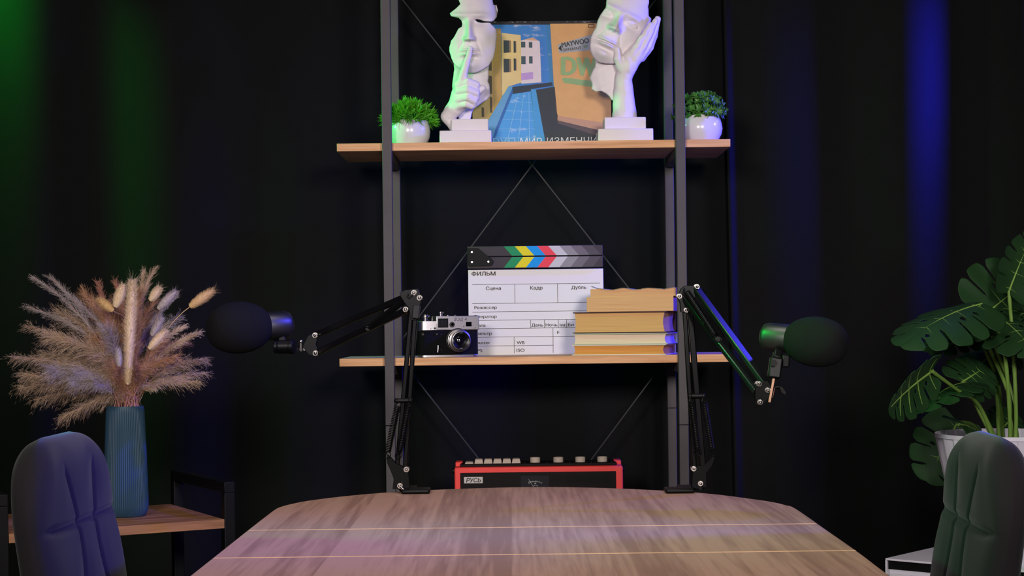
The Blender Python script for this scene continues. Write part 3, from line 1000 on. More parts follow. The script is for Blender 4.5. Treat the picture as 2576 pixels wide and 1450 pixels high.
# ------------------------------------------------------------------ vintage camera
YK = 4.085
SK = YK / F / 9.667
kl = at(1020 + 1035 / 9.667, 899, YK); kl.z = Z_MID
vcam = thing('film_camera', 'vintage silver and black rangefinder film camera at the shelf edge', 'camera', tuple(kl), R(17))
KX = 1.0 / math.cos(R(17))
def kx(x): return (x - 1035) * SK * KX
def kz(y): return (1348 - y) * SK
M_SILVER = mat('satin_chrome', (196, 192, 196), 0.32, 1.0, bump=0.05, bscale=1500)
M_LEATHER = mat('black_leatherette', (13, 13, 14), 0.55, var=0.5, scale=900, bump=0.6, bscale=1400, spec=0.1)
D_ = 0.031
def rounded_body(x0, x1, y0, y1, dep, off=0.0, r=0.5):
    """stadium footprint body between image heights y0 (top) and y1"""
    X0, X1 = kx(x0), kx(x1)
    rr = dep * r
    pts = []
    for cx_, a0 in ((X1 - rr, -90), (X0 + rr, 90)):
        for k_ in range(13):
            a = R(a0 + 180 * k_ / 12)
            sx_ = rr * math.cos(a)
            pts.append((cx_ + sx_, off + dep / 2 * math.sin(a)))
    mb = MB(); mb.slab(pts, kz(y1), kz(y0))
    return mb
rounded_body(316, 1755, 690, 1290, D_).build('body', M_LEATHER, vcam, bevel=0.0006)
rounded_body(318, 1752, 1282, 1346, D_ + 0.0012).build('base_plate', M_SILVER, vcam, bevel=0.0008)
rounded_body(318, 1755, 455, 694, D_ + 0.001).build('top_plate', M_SILVER, vcam, bevel=0.0012)
mb = MB()
X0, X1 = kx(722), kx(1750)
mb.box(((X0 + X1) / 2, 0, (kz(690) + kz(340)) / 2), (X1 - X0, D_ + 0.0022, kz(340) - kz(690)))
hous = mb.build('viewfinder_housing', M_SILVER, vcam, bevel=0.0016, segs=3)
yf = -(D_ + 0.0022) / 2
mb = MB()
mb.box(((kx(760) + kx(1005)) / 2, yf - 0.0006, (kz(405) + kz(625)) / 2), (kx(1005) - kx(760), 0.0016, kz(405) - kz(625)))
cell = mb.build('light_meter_cell', mat('black_bakelite', (16, 16, 17), 0.3), hous, bevel=0.0008)
mb = MB()
for i in range(6):
    for j in range(6):
        mb.box((kx(800 + i * 33), yf - 0.0016, kz(445 + j * 27)), (13 * SK, 0.0006, 9 * SK))
mb.build('honeycomb', mat('dark_glass', (70, 70, 72), 0.15), cell, smooth=0)
mb = MB(); mb.cyl((kx(1098), yf, kz(555)), (kx(1098), yf - 0.0012, kz(555)), 70 * SK, 64 * SK, 24); mb.build('rangefinder_ring', M_CHROME, hous)
mb = MB(); mb.cyl((kx(1102), yf - 0.001, kz(550)), (kx(1102), yf - 0.0016, kz(550)), 38 * SK, n=20); mb.build('rangefinder_window', mat('black_glass', (6, 6, 8), 0.06, spec=0.8), hous)
mb = MB(); mb.box(((kx(1428) + kx(1566)) / 2, yf, (kz(495) + kz(604)) / 2), (kx(1566) - kx(1428), 0.0008, kz(495) - kz(604))); mb.build('viewfinder_window', MATS['black_glass'], hous)
mb = MB()
put_text(mb, 'ФЭД', kx(1135), kz(470), 78 * SK, yf - 0.0001, 230 * SK, -0.012, shear=0.25)
put_text(mb, '4', kx(1395), kz(466), 84 * SK, yf - 0.0001, 52 * SK, -0.012, shear=0.2)
mb.build('engraving', mat('engraved_line', (70, 60, 80), 0.5), hous, smooth=0, fix=False)
for x, y, r_ in ((586, 650, 15), (686, 640, 30), (1377, 600, 16), (1646, 640, 14)):
    mb = MB(); mb.cyl((kx(x), yf + 0.001, kz(y)), (kx(x), yf - 0.0012, kz(y)), r_ * SK, r_ * SK * 0.8, 14)
    mb.build('screw', M_CHROME, hous)
for x, y, r_ in ((398, 782, 34), (732, 782, 28), (832, 790, 15), (832, 1165, 15)):
    mb = MB(); mb.cyl((kx(x), -D_ / 2 + 0.003, kz(y)), (kx(x), -D_ / 2 - 0.0014, kz(y)), r_ * SK, r_ * SK * 0.8, 14)
    mb.build('stud', M_CHROME, vcam)
mb = MB()
mb.tube([(kx(758), -D_ / 2 - 0.001, kz(1070)), (kx(750), -D_ / 2 - 0.003, kz(1140)), (kx(738), -D_ / 2 - 0.003, kz(1225))], [44 * SK, 30 * SK, 28 * SK], 14)
mb.build('self_timer_lever', M_CHROME, vcam)
# knobs on top
mb = MB(); c_ = Vector((kx(500), 0, 0))
mb.lathe([(0.0095, kz(455)), (0.0095, kz(440)), (0.0062, kz(430)), (0.0062, kz(385)), (0.0105, kz(372)), (0.0105, kz(330)), (0.0068, kz(322)), (0.0068, kz(308)), (0.001, kz(305))], 24, M=Matrix.Translation(c_))
mb.build('shutter_dial', M_CHROME, vcam, smooth=35)
mb = MB(); mb.cyl((kx(655), -0.004, kz(455)), (kx(655), -0.004, kz(400)), 0.0026); mb.cyl((kx(655), -0.004, kz(400)), (kx(655), -0.004, kz(350)), 0.0013); mb.build('release_button', M_CHROME, vcam)
mb = MB(); mb.lathe([(0.0042, kz(342)), (0.0042, kz(282)), (0.0066, kz(276)), (0.0066, kz(240)), (0.001, kz(238))], 22, M=Matrix.Translation((kx(868), 0, 0))); mb.build('rewind_knob', M_CHROME, vcam, smooth=35)
mb = MB(); mb.cyl((kx(1050), 0.004, kz(342)), (kx(1050), 0.004, kz(322)), 0.003); mb.cyl((kx(1225), 0.004, kz(342)), (kx(1225), 0.004, kz(322)), 0.0022); mb.build('accessory_foot', M_CHROME, vcam)
# lens: axis along -y, built by lathe about z then turned
lx, lz = kx(1232), kz(945)
ML = Matrix.Translation((lx, -D_ / 2, lz)) @ Matrix.Rotation(R(90), 4, 'X')
r0 = 285 * SK
mb = MB(); mb.lathe([(r0 * 1.06, 0), (r0 * 1.06, 0.003), (r0 * 0.98, 0.0035)], 40, M=ML); lens = mb.build('lens_mount', M_PLASTIC, vcam)
mb = MB()
mb.lathe([(r0 * 0.97, 0.003), (r0 * 0.98, 0.011), (r0 * 0.93, 0.0115), (r0 * 0.93, 0.014), (r0 * 0.97, 0.0145), (r0 * 0.95, 0.021), (r0 * 0.83, 0.0225), (r0 * 0.83, 0.027), (r0 * 0.80, 0.0275), (r0 * 0.78, 0.0310), (r0 * 0.75, 0.0312)], 48, M=ML, cap=False)
mb.build('lens_barrel', mat('brushed_aluminium', (172, 166, 164), 0.35, 1.0), lens, smooth=30)
mb = MB(); mb.lathe([(r0 * 0.755, 0.0311), (r0 * 0.52, 0.0285), (r0 * 0.46, 0.024), (r0 * 0.42, 0.0235)], 48, M=ML, cap=False); mb.build('lens_bezel', MATS['black_bakelite'], lens)
mb = MB(); mb.lathe([(r0 * 0.43, 0.0232), (r0 * 0.3, 0.0252), (r0 * 0.15, 0.0264), (0.0001, 0.0268)], 32, M=ML, cap=False); mb.build('front_element', mat('coated_glass', (10, 9, 22), 0.03, spec=1.0, coat=1.0), lens)
mb = MB()
for a in (90, 270, 0, 180):
    for k_ in range(6):
        an = R(a + (k_ - 2.5) * 4.0)
        rr_ = r0 * 0.66
        mb.box((lx + rr_ * math.cos(an), -D_ / 2 - 0.0305, lz + rr_ * math.sin(an)), (0.0006, 0.0004, 0.0012), rot=Matrix.Rotation(-(an - R(90)), 3, 'Y'))
mb.build('lens_marking', mat('white_enamel', (200, 198, 200), 0.5), lens, smooth=0)

# ------------------------------------------------------------------ stack of books
def book(name, label, px, pyb, Y, w_px, h_px, depth, rz, page, cover, cov_t, over, z0, soft=False, zlean=0.0, group=None):
    """book lying flat; the long edge of the page block faces the viewer"""
    s = Y / F
    p = at(px, pyb, Y); p.z = z0
    t = thing(name, label, 'book', tuple(p), rz, 'books stacked on the middle shelf')
    w, h = w_px * s / math.cos(rz), h_px * s
    mb = MB()
    n = 14
    vs, fs = [], []
    # page block with a slightly hollow right end
    prof = []
    for i in range(n + 1):
        v = i / n
        prof.append((0.004 * math.sin(math.pi * v), cov_t + v * (h - 2 * cov_t)))
    for hx, z in prof:
        vs += [(hx * 0.5, 0.002 * math.sin(math.pi * (z / h)), z), (w - hx, 0.002 * math.sin(math.pi * (z / h)), z), (w - hx, depth - over, z), (hx * 0.5, depth - over, z)]
    for i in range(n):
        for k_ in range(4):
            k2 = (k_ + 1) % 4
            fs.append((i * 4 + k_, i * 4 + k2, (i + 1) * 4 + k2, (i + 1) * 4 + k_))
    fs.append((3, 2, 1, 0)); fs.append(tuple(n * 4 + i for i in range(4)))
    mb.add(vs, fs)
    mb.build('page_block', page, t, smooth=30)
    mb = MB()
    mb.box((w / 2, (depth - over) / 2, cov_t / 2), (w + 2 * over, depth + over, cov_t))
    mb.build('cover', cover, t, bevel=0.0004)
    mb = MB()
    mb.box((w / 2, (depth - over) / 2, h - cov_t / 2), (w + 2 * over, depth + over, cov_t))
    mb.build('cover', cover, t, bevel=0.0004)
    mb = MB(); mb.box((w / 2, depth - 0.001, h / 2), (w + 2 * over, 0.004, h)); mb.build('spine', cover, t, bevel=0.0006)
    return t, w, h
def pages(name, a, b):
    m = wood(name, a, b, (7, 7, 900), 0.8, spec=0.2)
    return m
YB = 4.115
RB = R(-15)
zb = Z_MID
b1, w1, h1 = book('book', 'thin book with orange-brown pages and cream covers, bottom of the stack', 1444, 892, YB, 223, 26.5, 0.132, RB, pages('paper_orange', (196, 134, 64), (222, 156, 82)), mat('cream_cover', (226, 216, 200), 0.5), 0.0022, 0.004, zb)
zb += h1 + 0.0003
b2, w2, h2 = book('book', 'pale cream-paged book with light green covers, second from the bottom of the stack', 1445, 866, YB, 226, 28, 0.135, RB, pages('paper_cream', (222, 196, 168), (238, 214, 188)), mat('pale_green_cover', (190, 194, 172), 0.5), 0.0022, 0.004, zb)
zb += h2 + 0.0003
b3, w3, h3 = book('book', 'thick tan-paged book with dark brown covers, under the torn paperback', 1446, 837, YB, 221, 53.5, 0.135, RB, pages('paper_tan', (206, 156, 100), (226, 178, 120)), mat('dark_brown_cover', (74, 46, 42), 0.5), 0.0026, 0.0035, zb)
zb += h3 + 0.0003
# coverless paperback: pages in two slipped bundles, with a torn lifted top sheet
s = YB / F
p = at(1476, 782, YB); p.z = zb
t = thing('book', 'worn paperback without cover, its top pages torn, on top of the stack', 'book', tuple(p), R(-12), 'books stacked on the middle shelf')
pp = pages('paper_brown', (212, 158, 112), (232, 184, 138))
w = 214 * s / math.cos(R(12)); h = 37.5 * s
mb = MB(); mb.box((w / 2, 0.065, h / 2), (w, 0.13, h)); mb.build('page_block', pp, t, bevel=0.0008)
h2_ = 19 * s
mb = MB()
rngb = random.Random(2)
nx = 40
top = [h + h2_ + 0.0016 * math.sin(i * 0.5) + rngb.uniform(-.0006, .0006) for i in range(nx + 1)]
vs = []
for i in range(nx + 1):
    x = 0.009 + (w + 0.006 - 0.009) * i / nx
    yfz = 0.001 + rngb.uniform(-0.0003, 0.0003)
    vs += [(x, yfz + 0.001, h), (x, yfz, top[i]), (x, 0.125, top[i]), (x, 0.125, h)]
fs = []
for i in range(nx):
    for k_ in range(4):
        k2 = (k_ + 1) % 4
        fs.append((i * 4 + k_, i * 4 + k2, (i + 1) * 4 + k2, (i + 1) * 4 + k_))
fs += [(0, 1, 2, 3), tuple(nx * 4 + i for i in (3, 2, 1, 0))]
mb.add(vs, fs); mb.build('loose_pages', pp, t, smooth=30)
mb = MB()
vs = []
for i in range(nx + 1):
    f = i / nx
    x = 0.010 + (w + 0.004 - 0.010) * f
    lift = 0.007 * math.exp(-((f - 0.0) / 0.05) ** 2)
    yq = -0.002 + rngb.uniform(-.0012, .0012)
    z_ = top[i] + 0.0006 + lift
    vs += [(x, yq, z_ - 0.0008), (x, 0.124, top[i] + 0.0006), (x, 0.124, top[i] + 0.001), (x, yq, z_)]
fs = []
for i in range(nx):
    for k_ in range(4):
        k2 = (k_ + 1) % 4
        fs.append((i * 4 + k_, i * 4 + k2, (i + 1) * 4 + k2, (i + 1) * 4 + k_))
fs += [(3, 2, 1, 0), tuple(nx * 4 + i for i in (0, 1, 2, 3))]
mb.add(vs, fs); tag(mb.build('torn_sheet', mat('grey_old_paper', (176, 160, 138), 0.8, var=0.2), t, smooth=50), 'greyed top sheet with a lifted corner')

# ------------------------------------------------------------------ red radio cassette player
YQ = 4.105
SQ = YQ / F
rl = at(1355, 1176, YQ)
zt = rl.z
rad = thing('radio', 'red portable radio cassette player with cream keys and knobs, behind the table', 'radio', (rl.x, YQ, Z_LOW))
def rx(x): return (x - 1355) * SQ
def rz_(y): return zt - Z_LOW - (y - 1176) * SQ
M_RED = mat('red_plastic', (252, 80, 76), 0.42, var=0.04)
hb = rz_(1175)
mb = MB(); mb.box((0, 0.05, hb / 2), (424 * SQ, 0.1, hb))
mb.build('case', M_RED, rad, bevel=0.004, segs=3)
mb = MB(); mb.box((0, 0.062, hb + 0.003), (396 * SQ, 0.085, 0.0075)); deck = mb.build('key_deck', mat('dark_brown_plastic', (24, 19, 18), 0.5, spec=0.1), rad, bevel=0.002)
for s_ in (-1, 1):
    mb = MB(); mb.box((s_ * 202 * SQ, 0.075, hb + 0.003), (18 * SQ, 0.05, 0.012)); mb.build('handle_mount', M_RED, rad, bevel=0.002)
    mb = MB(); mb.cyl((s_ * 212 * SQ, 0.03, rz_(1186)), (s_ * 217.5 * SQ, 0.03, rz_(1186)), 8 * SQ, n=20); mb.build('strap_lug', M_PLASTIC, rad, bevel=0.0005)
M_KEY = mat('cream_plastic', (196, 180, 164), 0.45)
for i in range(6):
    x = 1179.5 + i * 23.7 + (0.8 if i else 0)
    up_ = 0.0105 if i else 0.004
    mb = MB()
    w_ = 22.5 * SQ
    zz = hb + 0.0062
    P = [(-w_ / 2, 0), (w_ / 2, 0), (w_ / 2 - 0.0022, up_), (-w_ / 2 + 0.0022, up_)]
    mb.prism([(rx(x) + a, zz + b) for a, b in P], 0.026, 0.062)
    mb.build('key', M_KEY, rad, bevel=0.0008)
for x in (1347, 1406, 1462, 1518):
    mb = MB()
    mb.lathe([(12.8 * SQ, 0), (12.8 * SQ, 0.0105), (11.8 * SQ, 0.0115), (9.5 * SQ, 0.0100), (0.0005, 0.0095)], 32, M=Matrix.Translation((rx(x), 0.05, hb + 0.0066)))
    mb.build('knob', M_KEY, rad, smooth=35)
for x in (1321, 1376, 1434, 1490, 1541):
    mb = MB(); mb.box((rx(x), 0.045, hb + 0.0070), (0.0007, 0.03, 0.0006))
    mb.build('scale_mark', M_CHROME, deck, smooth=0)
mb = MB(); mb.box((rx(1353.5), -0.0002, (rz_(1192.5) + 0.02) / 2 + 0.004), (392 * SQ, 0.003, rz_(1192.5) - 0.02)); fp = mb.build('front_panel', MATS['dark_brown_plastic'], rad, bevel=0.0012)
mb = MB(); mb.box((rx(1190.5), -0.0022, rz_(1206.5)), (47.5 * SQ, 0.0014, 16.5 * SQ)); bd = mb.build('badge', mat('aluminium_badge', (190, 184, 180), 0.4, 0.3), fp, bevel=0.0004)
mb = MB()
put_text(mb, 'РУСЬ', rx(1172.5), rz_(1212.0), 10.5 * SQ, -0.0030, 36 * SQ, 0.02, shear=0.2)
mb.build('badge_lettering', mat('badge_ink', (40, 36, 38), 0.5), bd, smooth=0, fix=False)
mb = MB(); mb.box((rx(1345), -0.0020, rz_(1214)), (72 * SQ, 0.0012, 34 * SQ)); mt = mb.build('meter_panel', mat('meter_grey', (36, 36, 40), 0.5, spec=0.1), fp, bevel=0.0004)
mb = MB()
for i in range(13):
    a = R(125 - i * 5.8)
    r_ = 30 * SQ
    L_ = (4.5 if i % 2 == 0 else 2.6) * SQ
    mb.box((rx(1346) + r_ * math.cos(a) * 0.95, -0.0028, rz_(1236) + r_ * math.sin(a) * 0.82), (0.0006, 0.0004, L_), rot=Matrix.Rotation(-(a - R(90)), 3, 'Y'))
mb.tube([(rx(1329), -0.0028, rz_(1213)), (rx(1340), -0.0028, rz_(1211.6)), (rx(1352), -0.0028, rz_(1212))], 0.0005, 6)
mb.tube([(rx(1329), -0.0028, rz_(1206)), (rx(1341), -0.0028, rz_(1224))], 0.0004, 6)
put_text(mb, 'dB', rx(1343.5), rz_(1218), 3.4 * SQ, -0.0028, 5 * SQ)
for i in range(12):
    a0, a1 = R(30 + i * 10), R(40 + i * 10)
    mb.bar((rx(1347) + 6.5 * SQ * math.cos(a0), -0.0028, rz_(1227.5) + 6.5 * SQ * math.sin(a0)), (rx(1347) + 6.5 * SQ * math.cos(a1), -0.0028, rz_(1227.5) + 6.5 * SQ * math.sin(a1)), 0.0006, 0.0006, up=(0, 1, 0))
mb.build('meter_scale', mat('white_print', (190, 190, 190), 0.5), mt, smooth=0, fix=False)
mb = MB()
for i in range(39):
    x = 1386 + i * 3.95
    dark = 10 <= i <= 27
    mb.box((rx(x), -0.0018, rz_(1207)), ((2.0 if dark else 1.4) * SQ, 0.0012, 21 * SQ))
mb.build('speaker_grille', mat('grille_black', (8, 7, 7), 0.7), fp, smooth=0)

# ------------------------------------------------------------------ meeting table
Z_TAB = 0.75
outline = [(-.388, 1.62), (-.388, 2.26), (-.388, 2.553), (-.387, 2.80), (-.383, 2.862), (-.369, 2.912), (-.345, 2.963), (-.2855, 3.036), (-.2066, 3.095), (-.09, 3.139), (.034, 3.153),
           (.16, 3.121), (.282, 3.045), (.343, 2.985), (.392, 2.905), (.420, 2.850), (.436, 2.795), (.442, 2.74), (.440, 2.46), (.438, 2.23), (.4336, 2.02), (.43, 1.62)]
def smooth_poly(P, n=6):
    """Catmull-Rom through the points"""
    out = []
    for i in range(len(P) - 1):
        p0, p1, p2, p3 = (Vector(P[max(i - 1, 0)]), Vector(P[i]), Vector(P[i + 1]), Vector(P[min(i + 2, len(P) - 1)]))
        for k_ in range(n):
            t = k_ / n
            out.append(0.5 * ((2 * p1) + (p2 - p0) * t + (2 * p0 - 5 * p1 + 4 * p2 - p3) * t * t + (3 * p1 - p0 - 3 * p2 + p3) * t ** 3))
    out.append(Vector(P[-1]))
    return [(v.x, v.y) for v in out]
far_side = smooth_poly(outline)
near_end = [(0.43 - 0.047 * i / 6 * 0, 1.62) for i in range(1)]
near_arc = []
for i in range(13):
    a = math.pi * i / 12
    near_arc.append((0.021 + 0.409 * math.cos(a), 1.62 - 0.26 * math.sin(a) ** 0.8))
full = far_side + near_arc[1:-1]
table = thing('meeting_table', 'oak laminate meeting table in the foreground with a rounded end and seams between leaves', 'table', (0.026, 2.3, 0))
M_TABLE = wood('sonoma_oak', (138, 104, 90), (168, 132, 114), (130, 5.0, 30), 0.55, planks=(6.0, 0.118), spec=0.25)
def clip_y(P, ya, yb):
    def cut(P, y, keep_above):
        out = []
        for i in range(len(P)):
            a, b = P[i], P[(i + 1) % len(P)]
            ia = (a[1] >= y) == keep_above
            ib = (b[1] >= y) == keep_above
            if ia: out.append(a)
            if ia != ib:
                t = (y - a[1]) / (b[1] - a[1])
                out.append((a[0] + t * (b[0] - a[0]), y))
        return out
    return cut(cut(P, ya, True), yb, False)
Y1, Y2 = 2.245, 2.542
for (ya, yb) in ((0.5, Y2 * 0 + Y1 - 0.0012), (Y1 + 0.0012, Y2 - 0.0012), (Y2 + 0.0012, 4)):
    mb = MB(); mb.slab(clip_y(full, ya, yb), Z_TAB - 0.022, Z_TAB)
    mb.build('table_leaf', M_TABLE, table, world=True, bevel=0.0012)
for y_ in (Y1, Y2):
    mb = MB(); mb.box((0.026, y_, Z_TAB - 0.0107), (0.823, 0.0034 if y_ == Y1 else 0.0024, 0.0222))
    tag(mb.build('edge_band', mat('beige_edge_band', (214, 172, 132), 0.5), table, world=True), 'pale beige edge strip at a seam')
mb = MB()
mb.box((0.026, 2.75, 0.70), (0.56, 0.03, 0.055)); mb.box((0.026, 1.75, 0.70), (0.56, 0.03, 0.055)); mb.box((-0.25, 2.25, 0.70), (0.03, 1.0, 0.055)); mb.box((0.30, 2.25, 0.70), (0.03, 1.0, 0.055))
mb.build('apron', M_TABLE, table, world=True, bevel=0.001)
for x in (-0.25, 0.30):
    for y_ in (1.75, 2.75):
        mb = MB(); mb.bar((x, y_, 0.7279), (x * 1.06, y_ + (0.02 if y_ > 2 else -0.02), 0.0), 0.045, 0.045, up=(0, 1, 0))
        mb.build('leg', M_TABLE, table, world=True, bevel=0.003)

# ------------------------------------------------------------------ boom arms
M_BAR = mat('lacquered_black_bar', (8, 8, 10), 0.32, 0.0, 0.6)
M_SPRING = mat('black_spring_wire', (24, 24, 26), 0.35, 0.6)
def spring(parent, a, b, r=0.0052, turns=None):
    a, b = Vector(a), Vector(b)
    d = b - a; L = d.length; d.normalize()
    u = d.orthogonal().normalized(); w = d.cross(u)
    turns = turns or int(L / 0.0034)
    pts = [a]
    N = turns * 8
    for i in range(N + 1):
        t = i / N
        an = 2 * math.pi * turns * t
        pts.append(a + d * (L * (0.07 + 0.86 * t)) + (u * math.cos(an) + w * math.sin(an)) * r)
    pts.append(b)
    mb = MB(); mb.tube(pts, 0.00095, 5)
    mb.build('spring', M_SPRING, parent, world=True)
    mb = MB()
    ring = [b + (u * 0 + d * math.cos(2 * math.pi * i / 16) + Vector((1, 0, 0)) * math.sin(2 * math.pi * i / 16)) * 0.006 for i in range(17)]
    mb.tube(ring, 0.0009, 5)
    mb.build('spring_ring', M_SPRING, parent, world=True)

def plate(parent, name, pts, Y, th, m=M_ARM, gap=None):
    """sheet metal plate traced at depth Y, th thick; with gap: a pair of cheeks"""
    mb = MB()
    P = [at(x, y, Y) for x, y in pts]
    P2 = [(p.x, p.z) for p in P]
    if gap:
        mb.prism(P2, Y - gap / 2 - th, Y - gap / 2)
        mb.prism(P2, Y + gap / 2, Y + gap / 2 + th)
    else:
        mb.prism(P2, Y - th / 2, Y + th / 2)
    return mb.build(name, m, parent, world=True, bevel=0.0006)

def bolt(parent, px, py, Y, r=0.0055, ln=0.03):
    p = at(px, py, Y)
    mb = MB()
    mb.cyl(p + Vector((0, -ln / 2, 0)), p + Vector((0, ln / 2, 0)), r * 0.55, n=10)
    for s_ in (-1, 1):
        mb.cyl(p + Vector((0, s_ * (ln / 2 - 0.004), 0)), p + Vector((0, s_ * ln / 2, 0)), r * 0.9, n=6)
        mb.ball(p + Vector((0, s_ * ln / 2, 0)), (r * 0.62, r * 0.5, r * 0.62), 10)
        mb.cyl(p + Vector((0, s_ * (ln / 2 - 0.0052), 0)), p + Vector((0, s_ * (ln / 2 - 0.004), 0)), r * 1.02, n=18)
    mb.build('bolt', M_CHROME, parent, world=True, smooth=30)

def flat_bar(parent, name, a, b, w, h, up=(0, 1, 0)):
    """U channel bar between world points"""
    a, b = Vector(a), Vector(b)
    mb = MB()
    mb.bar(a, b, w, h, up=up)
    return mb.build(name, M_BAR if name == 'upper_bar' else M_ARM, parent, world=True, bevel=0.0018, segs=2)

# --- boom arm on the left
YA = 3.075
base = at(1030, 1232, YA); base.z = Z_TAB
larm = thing('boom_arm', 'black spring boom arm clamped to the far table edge, reaching towards the dried bouquet', 'microphone arm', tuple(base))
def clamp(parent, x, y, dirx):
    mb = MB()
    for (cx_, cy_, cz_, sx_, sy_, sz_) in ((x + dirx * 0.012, y - 0.006, Z_TAB + 0.0042, 0.050, 0.046, 0.0082),):
        mb.box((cx_, cy_, cz_), (sx_, sy_, sz_))
    mb.build('clamp_plate', M_PLASTIC, parent, world=True, bevel=0.0036, segs=3)
    mb = MB()
    mb.box((x - dirx * 0.004, y + 0.115 * 0 + 0.045, Z_TAB - 0.024), (0.03, 0.006, 0.062))
    mb.box((x - dirx * 0.004, y + 0.02, Z_TAB - 0.053), (0.03, 0.056, 0.006))
    mb.box((x - dirx * 0.004, y + 0.029, Z_TAB + 0.0055), (0.03, 0.038, 0.006))
    mb.cyl((x - dirx * 0.004, y + 0.0, Z_TAB - 0.09), (x - dirx * 0.004, y + 0.0, Z_TAB - 0.024), 0.006, n=14)
    mb.build('clamp', M_PLASTIC, parent, world=True, bevel=0.001)
clamp(larm, base.x, base.y, 1)
bw = 0.0082
flat_bar(larm, 'lower_bar', at(994.5, 1229, YA), at(1034, 788, YA), bw, 0.0085)
flat_bar(larm, 'lower_bar', at(1019, 1183, YA), at(1046, 770, YA), bw, 0.0085)
plate(larm, 'base_bracket', [(975, 1144), (982, 1150), (996, 1165), (1010, 1172), (1027, 1180), (1032, 1228), (988, 1231), (989, 1222), (991, 1205), (984, 1186), (975, 1166), (973, 1152)], YA, 0.0014, gap=0.0105)
mb = MB(); pb = at(1012, 1228, YA); mb.cyl((pb.x, YA, Z_TAB + 0.006), (pb.x, YA, Z_TAB + 0.022), 0.0075, n=20); mb.build('pivot_post', M_PLASTIC, larm, world=True)
mb = MB(); p_ = at(1008, 1226, YA - 0.016); mb.tube([p_, p_ + Vector((0.006, -0.004, -0.006)), p_ + Vector((0.012, -0.006, -0.011))], [0.0022, 0.0024, 0.0018], 10); mb.build('thumb_screw', M_CHROME, larm, world=True)
plate(larm, 'elbow_bracket', [(1006, 736), (1020, 730), (1052, 727), (1057, 738), (1062, 752), (1055, 776), (1052, 806), (1034, 806), (1029, 776), (1018, 762), (1008, 746)], YA, 0.0014, gap=0.0115)
mb = MB(); a_, b_ = at(1049, 768, YA - 0.008), at(1045, 802, YA - 0.008)
mb.bar(a_, b_, 0.0125, 0.016, up=(0, 1, 0)); mb.build('bar_sleeve', mat('grey_black_plastic', (26, 26, 28), 0.5, spec=0.2), larm, world=True, bevel=0.0015)
HEAD = 3.27
b1a, b1b = at(1036, 741, YA), at(796, 843, HEAD)
b2a, b2b = at(1026, 779, YA), at(797, 888, HEAD)
flat_bar(larm, 'upper_bar', b1a, b1b, 0.0085, 0.0115, (0, 0, 1))
flat_bar(larm, 'upper_bar', b2a, b2b, 0.0085, 0.0115, (0, 0, 1))
for px, py, Y in ((1056, 750, YA), (1042, 737, YA), (1021, 779, YA), (1023, 1181, YA), (1007, 1222, YA)):
    bolt(larm, px, py, Y, 0.0048, 0.024)
for px, py in ((794, 844), (795, 889)):
    bolt(larm, px, py, HEAD, 0.0052, 0.026)
mid = b2a.lerp(b2b, 0.42)
mb = MB(); mb.cyl(mid + Vector((0, -0.013, 0)), mid + Vector((0, 0.013, 0)), 0.0042, n=14); mb.build('spring_pin', M_PLASTIC, larm, world=True)
for s_ in (-1, 1):
    spring(larm, at(1041, 738, YA + s_ * 0.012), mid + Vector((0, s_ * 0.012, 0)))
sp = at(1012, 1009, YA)
mb = MB(); mb.cyl(at(997, 1009, YA - 0.006), at(1033, 1008, YA - 0.006), 0.0042, n=14); mb.ball(at(998, 1009, YA - 0.006), 0.005); mb.ball(at(1032, 1008, YA - 0.006), 0.0052); mb.build('spring_pin', M_PLASTIC, larm, world=True)
spring(larm, at(1002, 1012, YA - 0.008), at(974, 1146, YA - 0.008))
spring(larm, at(1030, 1010, YA - 0.012), at(1003, 1146, YA - 0.012))
plate(larm, 'head_bracket', [(762, 872), (776, 845), (797, 836), (801, 846), (796, 866), (803, 888), (796, 897), (778, 893), (770, 884)], HEAD, 0.0014, gap=0.011)
mb = MB(); mb.bar(at(772, 879, HEAD), at(742, 879, HEAD), 0.005, 0.005, up=(0, 1, 0)); mb.build('mount_pin', M_CHROME, larm, world=True)
mb = MB(); p_ = at(757, 868, HEAD - 0.012); mb.cyl(p_ + Vector((0, 0, -0.012)), p_ + Vector((0, 0, 0.006)), 0.0026, n=12); mb.ball(p_ + Vector((0, 0, 0.006)), 0.0042, 12); mb.build('set_screw', M_CHROME, larm, world=True)

# --- boom arm on the right
YA2 = 3.03
base = at(1716, 1236, YA2); base.z = Z_TAB
rarm = thing('boom_arm', 'black spring boom arm clamped to the table edge, bent down towards the monstera', 'microphone arm', tuple(base))
clamp(rarm, base.x + 0.006, base.y, -1)
flat_bar(rarm, 'lower_bar', at(1772, 1224, YA2), at(1735, 772, YA2), 0.0105, 0.0085)
flat_bar(rarm, 'lower_bar', at(1747, 1182, YA2), at(1721, 770, YA2), bw, 0.0085)
plate(rarm, 'base_bracket', [(1742, 1178), (1757, 1172), (1768, 1172), (1782, 1160), (1793, 1146), (1797, 1152), (1790, 1172), (1776, 1190), (1777, 1226), (1752, 1230), (1739, 1226)], YA2, 0.0014, gap=0.0105)
mb = MB(); pb = at(1762, 1230, YA2); mb.cyl((pb.x, YA2, Z_TAB + 0.004), (pb.x, YA2, Z_TAB + 0.02), 0.0075, n=20); mb.build('pivot_post', M_PLASTIC, rarm, world=True)
plate(rarm, 'elbow_bracket', [(1706, 742), (1712, 728), (1722, 719), (1744, 719), (1755, 726), (1750, 745), (1738, 760), (1738, 786), (1712, 786), (1710, 762), (1704, 750)], YA2, 0.0014, gap=0.0115)
HD2 = 2.87
b1a, b1b = at(1722, 748, YA2), at(1904, 985, HD2)
b2a, b2b = at(1750, 726, YA2), at(1927, 967, HD2)
flat_bar(rarm, 'upper_bar', b1a, b1b, 0.0145, 0.009, (0, 0, 1))
flat_bar(rarm, 'upper_bar', b2a, b2b, 0.0145, 0.009, (0, 0, 1))
